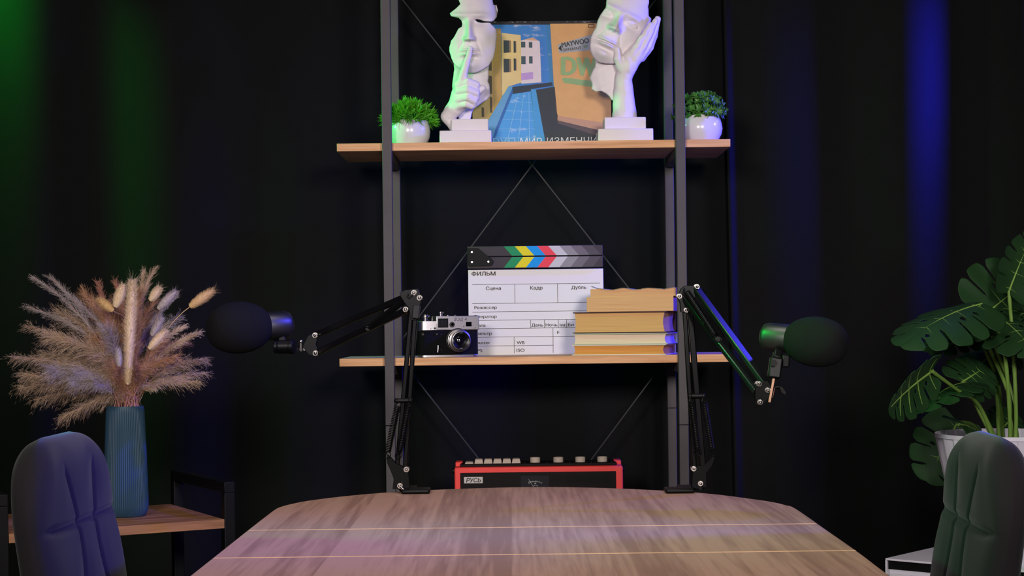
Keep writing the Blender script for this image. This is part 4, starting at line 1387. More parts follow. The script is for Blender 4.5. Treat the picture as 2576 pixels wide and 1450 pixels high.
for px, py, Y in ((1708, 746, YA2), (1731, 765, YA2), (1725, 781, YA2), (1752, 722, YA2), (1744, 1179, YA2), (1761, 1216, YA2)):
    bolt(rarm, px, py, Y, 0.0044, 0.024)
for px, py in ((1907, 966), (1910, 1012), (1929, 982)):
    bolt(rarm, px, py, HD2, 0.0046, 0.026)
mid = b1a.lerp(b1b, 0.46)
mb = MB(); mb.cyl(mid + Vector((0, -0.013, 0)), mid + Vector((0, 0.013, 0)), 0.0042, n=14); mb.build('spring_pin', M_PLASTIC, rarm, world=True)
spring(rarm, at(1722, 726, YA2 - 0.012), mid + Vector((0, -0.012, 0)))
spring(rarm, at(1757, 722, YA2 + 0.012), mid.lerp(b2a.lerp(b2b, 0.5), 0.8) + Vector((0, 0.012, 0)))
mb = MB(); mb.cyl(at(1735, 997, YA2 - 0.006), at(1770, 997, YA2 - 0.006), 0.0042, n=14); mb.ball(at(1736, 997, YA2 - 0.006), 0.005); mb.ball(at(1770, 997, YA2 - 0.006), 0.005); mb.build('spring_pin', M_PLASTIC, rarm, world=True)
spring(rarm, at(1737, 1000, YA2 - 0.012), at(1756, 1139, YA2 - 0.012))
spring(rarm, at(1769, 1000, YA2 - 0.008), at(1791, 1139, YA2 - 0.008))
plate(rarm, 'head_bracket', [(1899, 972), (1912, 960), (1930, 958), (1938, 975), (1932, 1000), (1922, 1014), (1906, 1018), (1898, 1000)], HD2, 0.0014, gap=0.011)
mb = MB(); mb.bar(at(1946, 953, HD2 - 0.012), at(1935, 1012, HD2 - 0.012), 0.0035, 0.0055, up=(0, 1, 0)); mb.tube([at(1949, 976, HD2 - 0.013), at(1944, 1000, HD2 - 0.013), at(1938, 1000, HD2 - 0.014)], 0.0007, 6); mb.build('mount_pin', mat('copper_steel', (170, 130, 110), 0.35, 0.8), rarm, world=True)
mb = MB(); a_ = at(1948, 975, HD2); mb.cyl(a_, at(1962, 974, HD2), 0.003, n=12)
mb.prism([(at(x, y, HD2).x, at(x, y, HD2).z) for x, y in ((1958, 973), (1967, 972), (1978, 988), (1974, 995), (1964, 990))], HD2 - 0.007, HD2 + 0.007)
mb.build('wing_knob', M_PLASTIC, rarm, world=True, bevel=0.001)

# ------------------------------------------------------------------ microphones
M_FOAM = mat('black_foam', (24, 24, 25), 0.95, spec=0.1, bump=0.5, bscale=1800, linear=(0.008, 0.008, 0.0085))
M_MICBODY = mat('satin_black_metal', (10, 10, 11), 0.44, 0.0, spec=0.8)
def microphone(label, foam_c, foam_rx, foam_ry, tilt, body_c, body_len, body_r, side, Y, yaw):
    """side = +1: foam towards +x. built about the body axis (local x)"""
    s = Y / F
    c = at(body_c[0], body_c[1], Y)
    t = thing('microphone', label, 'microphone', tuple(c))
    Rm = Matrix.Rotation(tilt, 4, 'Y') @ Matrix.Rotation(yaw, 4, 'Z')
    if side < 0:
        Rm = Rm @ Matrix.Rotation(math.pi, 4, 'Z')
    Mx = Rm @ Matrix.Rotation(R(90), 4, 'Y')          # lathe z -> local x (towards the foam)
    r, L = body_r * s, body_len * s
    mb = MB(); mb.lathe([(0.0005, -L), (r * 0.72, -L), (r * 0.9, -L + 0.003), (r * 0.985, -L + 0.008), (r, -L + 0.014), (r, 0.004), (r * 0.96, 0.006)], 48, M=Mx)
    mb.build('body', M_MICBODY, t, smooth=50)
    mb = MB(); mb.lathe([(r * 1.0, 0.0035), (r * 1.03, 0.004), (r * 1.03, 0.0052), (r * 1.0, 0.0056)], 48, M=Mx, cap=False); mb.build('trim_ring', M_CHROME, t)
    fx, fy = foam_rx * s, foam_ry * s
    prof = []
    N = 26
    for i in range(N + 1):
        a = math.pi * i / N
        zz = -math.cos(a)
        rr = abs(math.sin(a)) ** 0.72
        rr *= 1 - 0.05 * zz * 0 - (0.10 * max(0, -zz) ** 1.5)
        prof.append((max(rr * fy, 0.0003), zz * fx + fx + 0.004 - 0.010))
    prof = [(p if i else (r * 0.9, p[1])) for i, p in enumerate(prof)]
    mb = MB(); mb.lathe(prof, 56, M=Mx); mb.build('foam_windscreen', M_FOAM, t, smooth=60)
    return t, Rm, c, s, r

t, Rm, c, s, r = microphone('black foam-covered microphone facing left, lit blue on its metal body', (597, 820), 83, 65, R(-2.5), (671, 821), 64, 36, -1, 3.24, R(34))
mb = MB()
p0 = at(708, 856, 3.24) - c; p1 = at(718, 872, 3.24) - c
mb.bar(p0 + Vector((0, 0, 0.006)), p1, 0.012, 0.012, up=(0, 1, 0)); mb.cyl(p1 + Vector((-0.014, 0, 0)), p1 + Vector((0.010, 0, 0)), 0.0135, n=28); mb.build('swivel_mount', M_PLASTIC, t, bevel=0.0012)
mb = MB(); mb.cyl(p1 + Vector((0.010, -0.004, 0)), p1 + Vector((0.018, -0.006, 0)), 0.0150, 0.0135, n=28); mb.build('swivel_knob', M_PLASTIC, t, bevel=0.0012)
mb = MB(); mb.cyl(p1 + Vector((-0.021, 0.0, 0)), p1 + Vector((-0.014, 0.0, 0)), 0.0125, n=28); mb.build('swivel_knob', M_PLASTIC, t, bevel=0.0012)

t, Rm, c, s, r = microphone('black foam-covered microphone facing right with a green glint on its body', (2058, 862), 82, 63, R(7), (1984, 853), 70, 36, 1, 2.90, R(-34))
mb = MB()
p1 = at(1953, 912, 2.880) - c
mb.bar(at(1957, 884, 2.890) - c, at(1953, 905, 2.880) - c, 0.014, 0.014, up=(0, 1, 0))
mb.bar(at(1953, 900, 2.875) - c, at(1946, 953, 2.870) - c, 0.021, 0.016, up=(0, 1, 0)); mb.build('swivel_mount', M_PLASTIC, t, bevel=0.003, segs=3)
mb = MB(); mb.bar(at(1976, 893, 2.880) - c, at(1975, 925, 2.880) - c, 0.013, 0.014, up=(0, 1, 0)); mb.build('swivel_knob', M_PLASTIC, t, bevel=0.0025, segs=3)
mb = MB(); mb.cyl(at(1947, 914, 2.862) - c, at(1947, 914, 2.858) - c, 0.0055, n=18); mb.build('pivot_screw', M_PLASTIC, t)

# ------------------------------------------------------------------ tufted chairs
M_VELVET = mat('grey_velvet', (29, 26, 28), 0.85, spec=0.1, sheen=0.12, var=0.12, scale=12)
def cushion(W, Hh, T, r, seams_u, seams_v, n=(100, 110), puff=0.006, groove=0.0065):
    """upright pad in local y (width) and z (height), front face towards +x; quilted on the front"""
    nu, nv = n
    def point(side, i, j):
        u = -1 + 2 * i / nu
        v = j / nv
        uu = math.sin(u * math.pi / 2) * 0.35 + u * 0.65
        vv = v if v < 0.5 else v
        z = Hh * vv
        e = max(0.0, z - (Hh - r))
        hw = W / 2 - r + math.sqrt(max(r * r - e * e, 0)) if e > 0 else W / 2
        eb = max(0.0, 0.05 - z)
        hw -= 0.02 * (eb / 0.05) ** 2
        y = uu * hw
        du = 1 - abs(uu) ** 5
        dv = min(1, (max(Hh - z, 0) / 0.045)) if z > Hh - 0.045 else 1
        dv = math.sqrt(max(0, 1 - (1 - dv) ** 2))
        db = min(1, z / 0.03)
        t = T / 2 * (max(du, 0) ** 0.35) * max(dv, 0.0) * (0.5 + 0.5 * db)
        x = t * side
        if side > 0:
            g = 0
            fade = max(0, min(1, (Hh - z) / 0.05)) * max(0, min(1, du * 1.5))
            for (su, z0, z1) in seams_u:
                if z0 <= z <= z1 + 0.03:
                    g = max(g, math.exp(-((y - su(z)) / 0.0042) ** 2) * (1 if z < z1 else 1 - (z - z1) / 0.03))
            for (zv, y0, y1) in seams_v:
                if y0 <= y <= y1:
                    g = max(g, math.exp(-((z - zv) / 0.0042) ** 2))
            x -= groove * g * fade
            c = 1.0
            for (su, z0, z1) in seams_u:
                c *= 1 - math.exp(-((y - su(z)) / 0.032) ** 2)
            for (zv, y0, y1) in seams_v:
                c *= 1 - 0.8 * math.exp(-((z - zv) / 0.035) ** 2)
            x += puff * (c - 0.5) * fade
        return (x, y, z)
    mb = MB()
    vs, fs = [], []
    for side in (1, -1):
        for j in range(nv + 1):
            for i in range(nu + 1):
                vs.append(point(side, i, j))
    o = (nu + 1) * (nv + 1)
    for j in range(nv):
        for i in range(nu):
            a = j * (nu + 1) + i
            fs.append((a, a + 1, a + nu + 2, a + nu + 1))
            fs.append((o + a, o + a + nu + 1, o + a + nu + 2, o + a + 1))
    for j in range(nv):
        a = j * (nu + 1); b = a + nu
        fs.append((a, a + nu + 1, o + a + nu + 1, o + a))
        fs.append((b, o + b, o + b + nu + 1, b + nu + 1))
    for i in range(nu):
        fs.append((i, o + i, o + i + 1, i + 1))
        a = nv * (nu + 1) + i
        fs.append((a, a + 1, o + a + 1, o + a))
    mb.add(vs, fs)
    return mb

def chair(label, loc, rotz, lean_deg, zs):
    t = thing('tufted_chair', label, 'chair', loc, rotz, 'upholstered chairs at the table')
    Hb = 0.50
    mb = cushion(0.36, Hb, 0.058, 0.115,
                 [((lambda z: -0.058 - 0.018 * math.cos((z - 0.22) * 22)), 0.02, 0.44), ((lambda z: 0.058 + 0.018 * math.cos((z - 0.22) * 22)), 0.02, 0.44)],
                 [(0.385, -0.2, 0.2), (0.22, -0.2, 0.2), (0.06, -0.2, 0.2)])
    M = Matrix.Translation((-0.21, 0, zs)) @ Matrix.Rotation(R(-lean_deg), 4, 'Y')
    mb.v = [M @ v for v in mb.v]
    b = mb.build('backrest', M_VELVET, t, smooth=70)
    md = b.modifiers.new('subdiv', 'SUBSURF'); md.levels = 1; md.render_levels = 1
    mb = MB(); mb.box((0.0, 0, 0.42), (0.44, 0.45, 0.085))
    mb.build('seat', M_VELVET, t, bevel=0.03, segs=5)
    for sx in (-1, 1):
        for sy in (-1, 1):
            mb = MB(); mb.cyl((sx * 0.16, sy * 0.16, 0.39), (sx * 0.21, sy * 0.2, 0), 0.012, 0.009, 14)
            mb.build('leg', M_DARKMETAL, t)
    return t
chair('grey velvet tufted chair lit violet-blue, standing before the blue vase', (-0.318, 2.275, 0), R(-1), 8, 0.414)
chair('grey velvet tufted chair with a green sheen, standing before the white planter', (0.338, 2.275, 0), R(176), 8, 0.402)

# ------------------------------------------------------------------ side table
M_SIDE = wood('walnut_oak', (112, 74, 46), (176, 124, 84), (5, 70, 120), 0.5)
zt_ = 0.682
PA, PB_, PC = Vector((-0.899, 3.11)), Vector((-0.547, 3.30)), Vector((-0.733, 3.585))
ux = (PB_ - PA).normalized(); lenx = (PB_ - PA).length
uy = Vector((-ux.y, ux.x)); leny = 0.335
ang = math.atan2(ux.y, ux.x)
st = thing('side_table', 'small side table with oak top between raised black metal frames, under the vase', 'side table', (PA.x, PA.y, 0), ang)
mb = MB(); mb.box((lenx / 2, leny / 2, zt_ - 0.0085), (lenx, leny, 0.017)); mb.build('table_top', M_SIDE, st, bevel=0.0006)
mb = MB(); mb.box((lenx / 2, leny / 2, 0.2), (lenx, leny, 0.017)); mb.build('lower_shelf', M_SIDE, st, bevel=0.0006)
fz = 0.752
TW = 0.021
for x in (-TW / 2 - 0.0005, lenx + TW / 2 + 0.0005):
    mb = MB(); mb.box((x, leny / 2, fz - TW / 2), (TW, leny, TW)); fr = mb.build('side_frame', M_DARKMETAL, st, bevel=0.0012)
    for y_ in (TW / 2, leny - TW / 2):
        mb = MB(); mb.box((x, y_, (fz - TW) / 2), (TW, TW, fz - TW)); mb.build('post', M_DARKMETAL, fr, bevel=0.0012)
    mb = MB(); mb.box((x, leny / 2, 0.1), (TW, leny - 2 * TW, TW)); mb.build('foot_rail', M_DARKMETAL, fr, bevel=0.0012)

# ------------------------------------------------------------------ ribbed vase
YV = 3.375
SV = YV / F
vl = at(318, 1300, YV); vl.z = zt_
vase = thing('vase', 'tall ribbed matte blue ceramic vase on the oak side table', 'vase', tuple(vl))
prof = [(44, 0), (47, 1.5), (50, 6), (54, 15), (55.5, 28), (55, 60), (53.5, 110), (51.5, 170), (49.5, 220), (48, 262), (47.5, 274), (46.5, 277.5), (44, 277.5), (42.5, 272), (42, 240), (44, 120), (40, 20), (0.5, 12)]
NR = 64
def rib(k_, z):
    ph = (k_ % 6) / 6
    f = 1 - 0.026 * (abs(math.sin(math.pi * ph)) < 0.3) - 0.010 * (0.3 <= abs(math.sin(math.pi * ph)) < 0.7)
    zz = z / SV
    return f if 4 < zz < 270 else 0.985
pv = []
for i in range(len(prof)):
    pv.append((prof[i][0] * SV, prof[i][1] * SV))
mb = MB()
mb.lathe([(0.0005, 0)] + pv[:12], NR * 6, cap=False, rfun=rib)
mb.build('vase_body', mat('blue_ceramic', (38, 68, 88), 0.5, spec=0.4), vase, smooth=25)
mb = MB(); mb.lathe(pv[11:], 64, cap=False); mb.build('inner_wall', MATS['blue_ceramic'], vase)

# ------------------------------------------------------------------ dried bouquet
mouth = at(319, 1022, YV)
M_P = {
 'beige': mat('dried_plume_beige', (194, 166, 140), 0.9, spec=0.1, var=0.2, scale=30),
 'brown': mat('dried_plume_brown', (196, 150, 114), 0.9, spec=0.1, var=0.25, scale=30),
 'rust': mat('dried_plume_rust', (178, 126, 104), 0.9, spec=0.1, var=0.2, scale=30),
 'cream': mat('dried_plume_cream', (224, 198, 164), 0.9, spec=0.1, var=0.12, scale=30),
 'grey': mat('dried_plume_grey', (176, 162, 158), 0.9, spec=0.1, var=0.18, scale=30),
 'gold': mat('dried_tail_gold', (206, 170, 122), 0.9, spec=0.1, var=0.15, scale=40),
}
def bez(p0, p1, p2, t):
    return p0 * (1 - t) ** 2 + p1 * 2 * t * (1 - t) + p2 * t * t
def strand(mb, p, d, L, w, droop, rng, nseg=3):
    """one hair: a thin bent strip"""
    s = d.cross(Vector((rng.gauss(0, 1), rng.gauss(0, 1), rng.gauss(0, 1))))
    if s.length < 1e-5: return
    s.normalize()
    vs, fs = [], []
    q_ = p.copy(); dd = d.copy()
    for i in range(nseg + 1):
        ww = w * (1 - 0.85 * i / nseg)
        vs += [q_ + s * ww, q_ - s * ww]
        dd = (dd + Vector((0, 0, -droop))).normalized()
        q_ = q_ + dd * (L / nseg)
    for i in range(nseg):
        fs.append((2 * i, 2 * i + 1, 2 * i + 3, 2 * i + 2))
    mb.add(vs, fs)

def stem_curve(px, py, dY, bow, rng):
    tip = at(px, py, YV + dY)
    b = mouth + Vector((rng.uniform(-.022, .022), rng.uniform(-.02, .02), 0))
    low = Vector((vl.x + (vl.x - b.x) * 0.4, vl.y, zt_ + 0.03))
    c = Vector((b.x + (tip.x - b.x) * (0.30 - bow), b.y + (tip.y - b.y) * 0.4, b.z + max(tip.z - b.z, 0.06) * (0.62 + bow)))
    return low, b, c, tip

def plume(px, py, dY, col, label, group, n=420, L=0.035, width=1.0, start=0.25, bow=0.1, droop=0.18, seed=0, spread=0.8, curl=0.0):
    rng = random.Random(seed)
    low, b, c, tip = stem_curve(px, py, dY, bow, rng)
    t = thing('dried_plume', label, 'dried plume', tuple(b), 0, group)
    mb = MB()
    pts = [low] + [bez(b, c, tip, i / 10) for i in range(11)]
    mb.tube([p_ for p_ in pts], [0.0011] * 2 + [0.001 - 0.00006 * i for i in range(10)], 5)
    mb.build('stem', M_P['rust'], t, world=True)
    mb = MB()
    for i in range(n):
        u = start + (1 - start) * (i / n) ** 0.9
        p = bez(b, c, tip, u)
        tg = (bez(b, c, tip, min(1, u + 0.02)) - bez(b, c, tip, u - 0.02)).normalized()
        o = tg.orthogonal().normalized(); o2 = tg.cross(o)
        a = rng.uniform(0, 2 * math.pi)
        rad = o * math.cos(a) + o2 * math.sin(a)
        env = math.sin(math.pi * min(1, max(0.04, (1 - u) / (1 - start) * 0.86 + 0.10))) ** 0.6
        if start < 0.06:
            env = max(env, 0.75)
        d = (tg * rng.uniform(0.7, 1.3) + rad * spread * rng.uniform(0.3, 1.1)).normalized()
        ll = L * rng.uniform(0.5, 1.15) * (0.35 + 0.65 * env) * width
        strand(mb, p, d, ll, 0.00032, droop * rng.uniform(0.3, 1.6), rng, 4)
        # side hairs on every strand
        for k_ in range(5):
            f = rng.uniform(0.1, 0.95)
            dd = (d + Vector((rng.gauss(0, .5), rng.gauss(0, .5), rng.gauss(0, .5)))).normalized()
            strand(mb, p + d * ll * f - Vector((0, 0, droop * f * f * ll * 1.2)), dd, ll * 0.28, 0.00019, droop, rng, 2)
    mb.build('feathery_head', M_P[col], t, world=True, smooth=0, fix=False)
    return t

GL = 'feathery plumes fanning left in the bouquet'
GM = 'plumes standing in the middle of the bouquet'
GR_ = 'plumes fanning right in the bouquet'
sd = 100
LB = {('L', 'beige'): 'soft beige feathery plume fanning out to the left from the blue vase',
      ('L', 'grey'): 'lilac-grey feathery plume pointing left in the bouquet, between the beige ones',
      ('M', 'brown'): 'soft brown feathery plume filling the middle of the bouquet',
      ('M', 'rust'): 'narrow rust-red plume standing upright at the top of the bouquet',
      ('M', 'beige'): 'thin beige wispy plume beside the tall cream foxtail in the bouquet',
      ('M', 'grey'): 'lilac-grey feathery plume in the front middle of the bouquet',
      ('R', 'beige'): 'loose beige wispy plume arching to the right from the blue vase',
      ('R', 'brown'): 'soft brown plume leaning right in the bouquet, behind the beige wisps',
      ('R', 'cream'): 'stiff cream bristly plume pointing right in the bouquet',
      ('R', 'grey'): 'lilac-grey wispy plume on the right of the bouquet, under the golden bunny tail'}
for (px, py, dY, col, n, L, st_, bow, dr, sp_) in (
        (84, 700, -.02, 'grey', 260, .026, .45, .06, .05, .45), (128, 700, .03, 'grey', 260, .026, .45, .05, .05, .45), (172, 742, -.03, 'grey', 240, .026, .4, .05, .06, .5),
        (70, 772, .0, 'grey', 240, .026, .45, .1, .08, .5), (66, 822, .04, 'beige', 300, .030, .4, .14, .12, .6), (38, 900, .02, 'beige', 380, .038, .35, .22, .2, .8),
        (60, 945, -.04, 'beige', 420, .042, .3, .28, .22, .9), (58, 975, .0, 'beige', 420, .042, .3, .32, .25, .9), (95, 1005, .05, 'beige', 400, .040, .3, .36, .25, .9),
        (152, 1052, -.02, 'beige', 360, .036, .35, .44, .25, .8), (120, 850, -.06, 'beige', 520, .046, .25, .2, .15, 1.0), (150, 790, .05, 'beige', 520, .044, .25, .15, .12, 1.0),
        (130, 930, -.08, 'grey', 520, .044, .3, .25, .2, 1.0), (190, 960, -.1, 'grey', 380, .038, .3, .3, .2, 1.0), (110, 890, .06, 'beige', 480, .044, .3, .22, .18, .9)):
    sd += 1
    plume(px, py, dY, col, LB['L', col], col + ' ' + GL, n, L, 1.0, st_, bow, dr, sd, sp_)
for (px, py, dY, col, n, L, st_, bow, dr, sp_) in (
        (210, 738, .02, 'brown', 420, .034, .25, .05, .08, .8), (248, 716, -.03, 'rust', 420, .022, .3, .0, .03, .6), (228, 770, .06, 'brown', 460, .04, .2, .05, .1, .9), (292, 712, .02, 'rust', 380, .022, .3, .0, .03, .6),
        (270, 770, -.02, 'brown', 520, .036, .15, .0, .06, .9), (300, 760, .05, 'brown', 520, .036, .15, .0, .06, .9), (352, 735, -.02, 'brown', 480, .034, .2, -.02, .06, .8), (384, 686, .04, 'beige', 260, .03, .45, .0, .05, .35), (360, 692, .05, 'beige', 260, .03, .45, .0, .05, .35),
        (340, 790, -.06, 'brown', 460, .034, .15, .0, .06, .8), (268, 830, -.07, 'grey', 420, .036, .3, .02, .08, 1.0), (385, 760, .0, 'brown', 420, .032, .2, -.02, .06, .7), (240, 850, .0, 'brown', 460, .04, .1, .1, .1, .9), (300, 850, .02, 'brown', 460, .038, .05, .0, .06, .9), (290, 925, -.05, 'brown', 420, .036, .02, .0, .1, 1.0), (352, 925, -.05, 'brown', 420, .034, .02, .0, .1, .9), (325, 900, .02, 'brown', 420, .036, .02, .0, .08, 1.0), (262, 950, -.02, 'beige', 380, .034, .04, .05, .14, 1.0), (378, 930, .0, 'brown', 380, .03, .04, .02, .1, .9), (320, 830, -.03, 'brown', 460, .04, .1, .0, .06, 1.0), (230, 880, .05, 'brown', 460, .042, .1, .1, .1, 1.0), (390, 800, .03, 'rust', 380, .026, .25, .0, .05, .6)):
    sd += 1
    plume(px, py, dY, col, LB['M', col], col + ' ' + GM, n, L, 1.0, st_, bow, dr, sd, sp_)
for (px, py, dY, col, n, L, st_, bow, dr, sp_) in (
        (440, 745, .02, 'grey', 300, .022, .4, .05, .05, .5), (448, 800, .05, 'grey', 260, .03, .4, .1, .1, .8), (500, 838, -.02, 'cream', 420, .018, .5, .1, .06, .7), (462, 822, .03, 'cream', 380, .018, .45, .08, .06, .7), (460, 860, .05, 'brown', 420, .032, .25, .12, .1, .7),
        (516, 904, .0, 'beige', 260, .032, .4, .2, .14, .7), (514, 940, .04, 'beige', 260, .032, .4, .25, .18, .7), (496, 962, -.03, 'beige', 240, .03, .4, .28, .2, .7), (440, 900, -.04, 'brown', 460, .034, .2, .16, .12, .8), (410, 860, -.02, 'brown', 420, .03, .15, .06, .08, .8), (386, 978, .0, 'cream', 220, .018, .4, .1, .08, .6)):
    sd += 1
    plume(px, py, dY, col, LB['R', col], col + ' ' + GR_, n, L, 1.0, st_, bow, dr, sd, sp_)

def tail(base_px, tip_px, dY, rad_px, col, label, hair=0.008, cat='dried flower', name='bunny_tail', nh=900, taper=0.0):
    """soft oval seed head on a thin stem"""
    rng = random.Random(int(base_px[0] * 7 + base_px[1]))
    a = at(base_px[0], base_px[1], YV + dY); b = at(tip_px[0], tip_px[1], YV + dY)
    r = rad_px * SV
    t = thing(name, label, cat, tuple(a), 0, 'soft oval seed heads in the bouquet' if name == 'bunny_tail' else None)
    root = mouth + Vector((rng.uniform(-.02, .02), rng.uniform(-.015, .015), 0))
    d = (b - a).normalized(); L = (b - a).length
    c = a - d * min(0.08, (a - root).length * 0.45)
    mb = MB(); mb.tube([Vector((vl.x, vl.y, zt_ + 0.03))] + [bez(root, c, a, i / 10) + Vector((0, 0.10 * math.sin(math.pi * i / 10) ** 0.7 if dY < -0.01 else 0, 0)) for i in range(11)] + [a + d * 0.01], 0.0007, 6)
    mb.build('stem', M_P['gold'], t, world=True)
    mb = MB()
    o = d.orthogonal().normalized(); o2 = d.cross(o)
    n = 14
    pts = [a + d * L * i / n for i in range(n + 1)]
    rr = [max(0.0006, r * 0.84 * math.sin(math.pi * min(1, (i / n) * 0.88 + 0.10)) ** 0.6 * (1 - taper * (1 - i / n) ** 1.5)) for i in range(n + 1)]
    mb.tube(pts, rr, 14)
    for i in range(nh * 2):
        u = rng.random(); an = rng.uniform(0, 2 * math.pi)
        rad = o * math.cos(an) + o2 * math.sin(an)
        k_ = int(u * n)
        p = a + d * L * u + rad * rr[k_] * 0.9
        strand(mb, p, (d * rng.uniform(0.5, 1.3) + rad * rng.uniform(0.5, 1.1)).normalized(), hair * rng.uniform(0.35, 0.75), 0.00017, 0.0, rng, 2)
    for i in range(int(nh * 0.07)):
        u = rng.uniform(0.3, 1.0); an = rng.uniform(0, 2 * math.pi)
        rad = o * math.cos(an) + o2 * math.sin(an)
        strand(mb, a + d * L * u, (d + rad * rng.uniform(0.4, 1.1)).normalized(), hair * rng.uniform(1.6, 2.6), 0.00016, 0.02, rng, 2)
    mb.build('seed_head', M_P[col], t, world=True, smooth=60, fix=False)
tail((321, 968), (333, 706), -0.115, 15, 'cream', 'tall cream plaited foxtail head standing in the front of the bouquet', 0.013, 'dried flower', 'foxtail', 3000, 0.62)
tail((478, 772), (537, 731), 0.0, 14, 'gold', 'golden bunny tail alone on a long bowed stem beside the left microphone')
tail((285, 783), (246, 753), -0.09, 11, 'gold', 'yellowish bunny tail tipped over towards the left among the upright plumes')
tail((290, 773), (312, 716), -0.09, 14, 'cream', 'plump cream bunny tail upright just left of the tall foxtail')
tail((300, 922), (297, 877), -0.125, 8.5, 'grey', 'small lilac bunny tail low in the middle of the bouquet', 0.005)
tail((378, 757), (402, 724), -0.05, 11, 'cream', 'pale bunny tail at the top right of the bouquet, above the long pale one')
tail((398, 778), (443, 734), -0.06, 12, 'grey', 'long pale grey bunny tail leaning right above the rust plume')
tail((375, 878), (418, 832), -0.1, 11, 'cream', 'cream bunny tail leaning right halfway up the bouquet')
tail((382, 845), (408, 800), -0.07, 10, 'grey', 'dull grey bunny tail tucked between the foxtail and the right-hand plumes')

# ------------------------------------------------------------------ white cabinet, planter and monstera
ca = R(-40.5)
cab = thing('cabinet', 'white cabinet with a dark recess under its top, carrying the white planter', 'cabinet', (0.72, 3.40, 0), ca)
zc = 0.580
CW, CD = 0.46, 0.40
M_WLAC = mat('white_lacquer', (206, 204, 212), 0.4)
mb = MB(); mb.box((CW / 2, CD / 2, zc - 0.002), (CW, CD, 0.004)); mb.build('top', M_WLAC, cab, bevel=0.0008)
mb = MB(); mb.box((CW / 2, CD / 2 + 0.003, zc - 0.0125), (CW - 0.004, CD - 0.006, 0.017)); mb.build('recess', M_DARKMETAL, cab)
mb = MB(); mb.box((0.0015, CD / 2, (zc - 0.004) / 2), (0.003, CD, zc - 0.004)); mb.build('side_panel', M_WLAC, cab)
mb = MB(); mb.box((CW / 2 + 0.002, CD / 2 + 0.004, (zc - 0.021) / 2), (CW - 0.004, CD - 0.008, zc - 0.021)); mb.build('body', M_WLAC, cab, bevel=0.001)
for i in range(2):
    mb = MB(); mb.box((CW / 2 + 0.002, 0.002, 0.135 + i * 0.28), (CW - 0.012, 0.004, 0.272)); mb.build('drawer', M_WLAC, cab, bevel=0.001)

YP = 3.345
pl = at(2538, 1400, YP); pl.z = zc
mon = thing('potted_monstera', 'large artificial monstera in a white fluted planter on the cabinet', 'plant', tuple(pl))
HP = 0.245
nfl = 26
def flute(k_, z):
    ph = (k_ % 8) / 8
    return (1 - 0.035 * ph) if 0.004 < z < HP - 0.008 else 0.985
mb = MB()
mb.lathe([(0.0005, 0), (0.084, 0), (0.088, 0.0045), (0.1345, HP - 0.0085), (0.1375, HP - 0.0075), (0.1375, HP), (0.1325, HP), (0.128, HP - 0.03), (0.0005, HP - 0.05)], nfl * 8, cap=False, rfun=flute)
mb.build('planter', mat('matte_white_plastic', (214, 210, 222), 0.55), mon, smooth=28)
mb = MB(); mb.cyl((0, 0, HP - 0.048), (0, 0, HP - 0.04), 0.116, n=40); mb.build('soil', M_SOIL, mon)
M_LEAF = mat('monstera_leaf', (32, 60, 31), 0.5, spec=0.14, var=0.25, scale=8)
M_VEIN = mat('monstera_vein', (126, 160, 74), 0.45)
M_STEM = mat('monstera_stem', (110, 144, 64), 0.45, var=0.2)

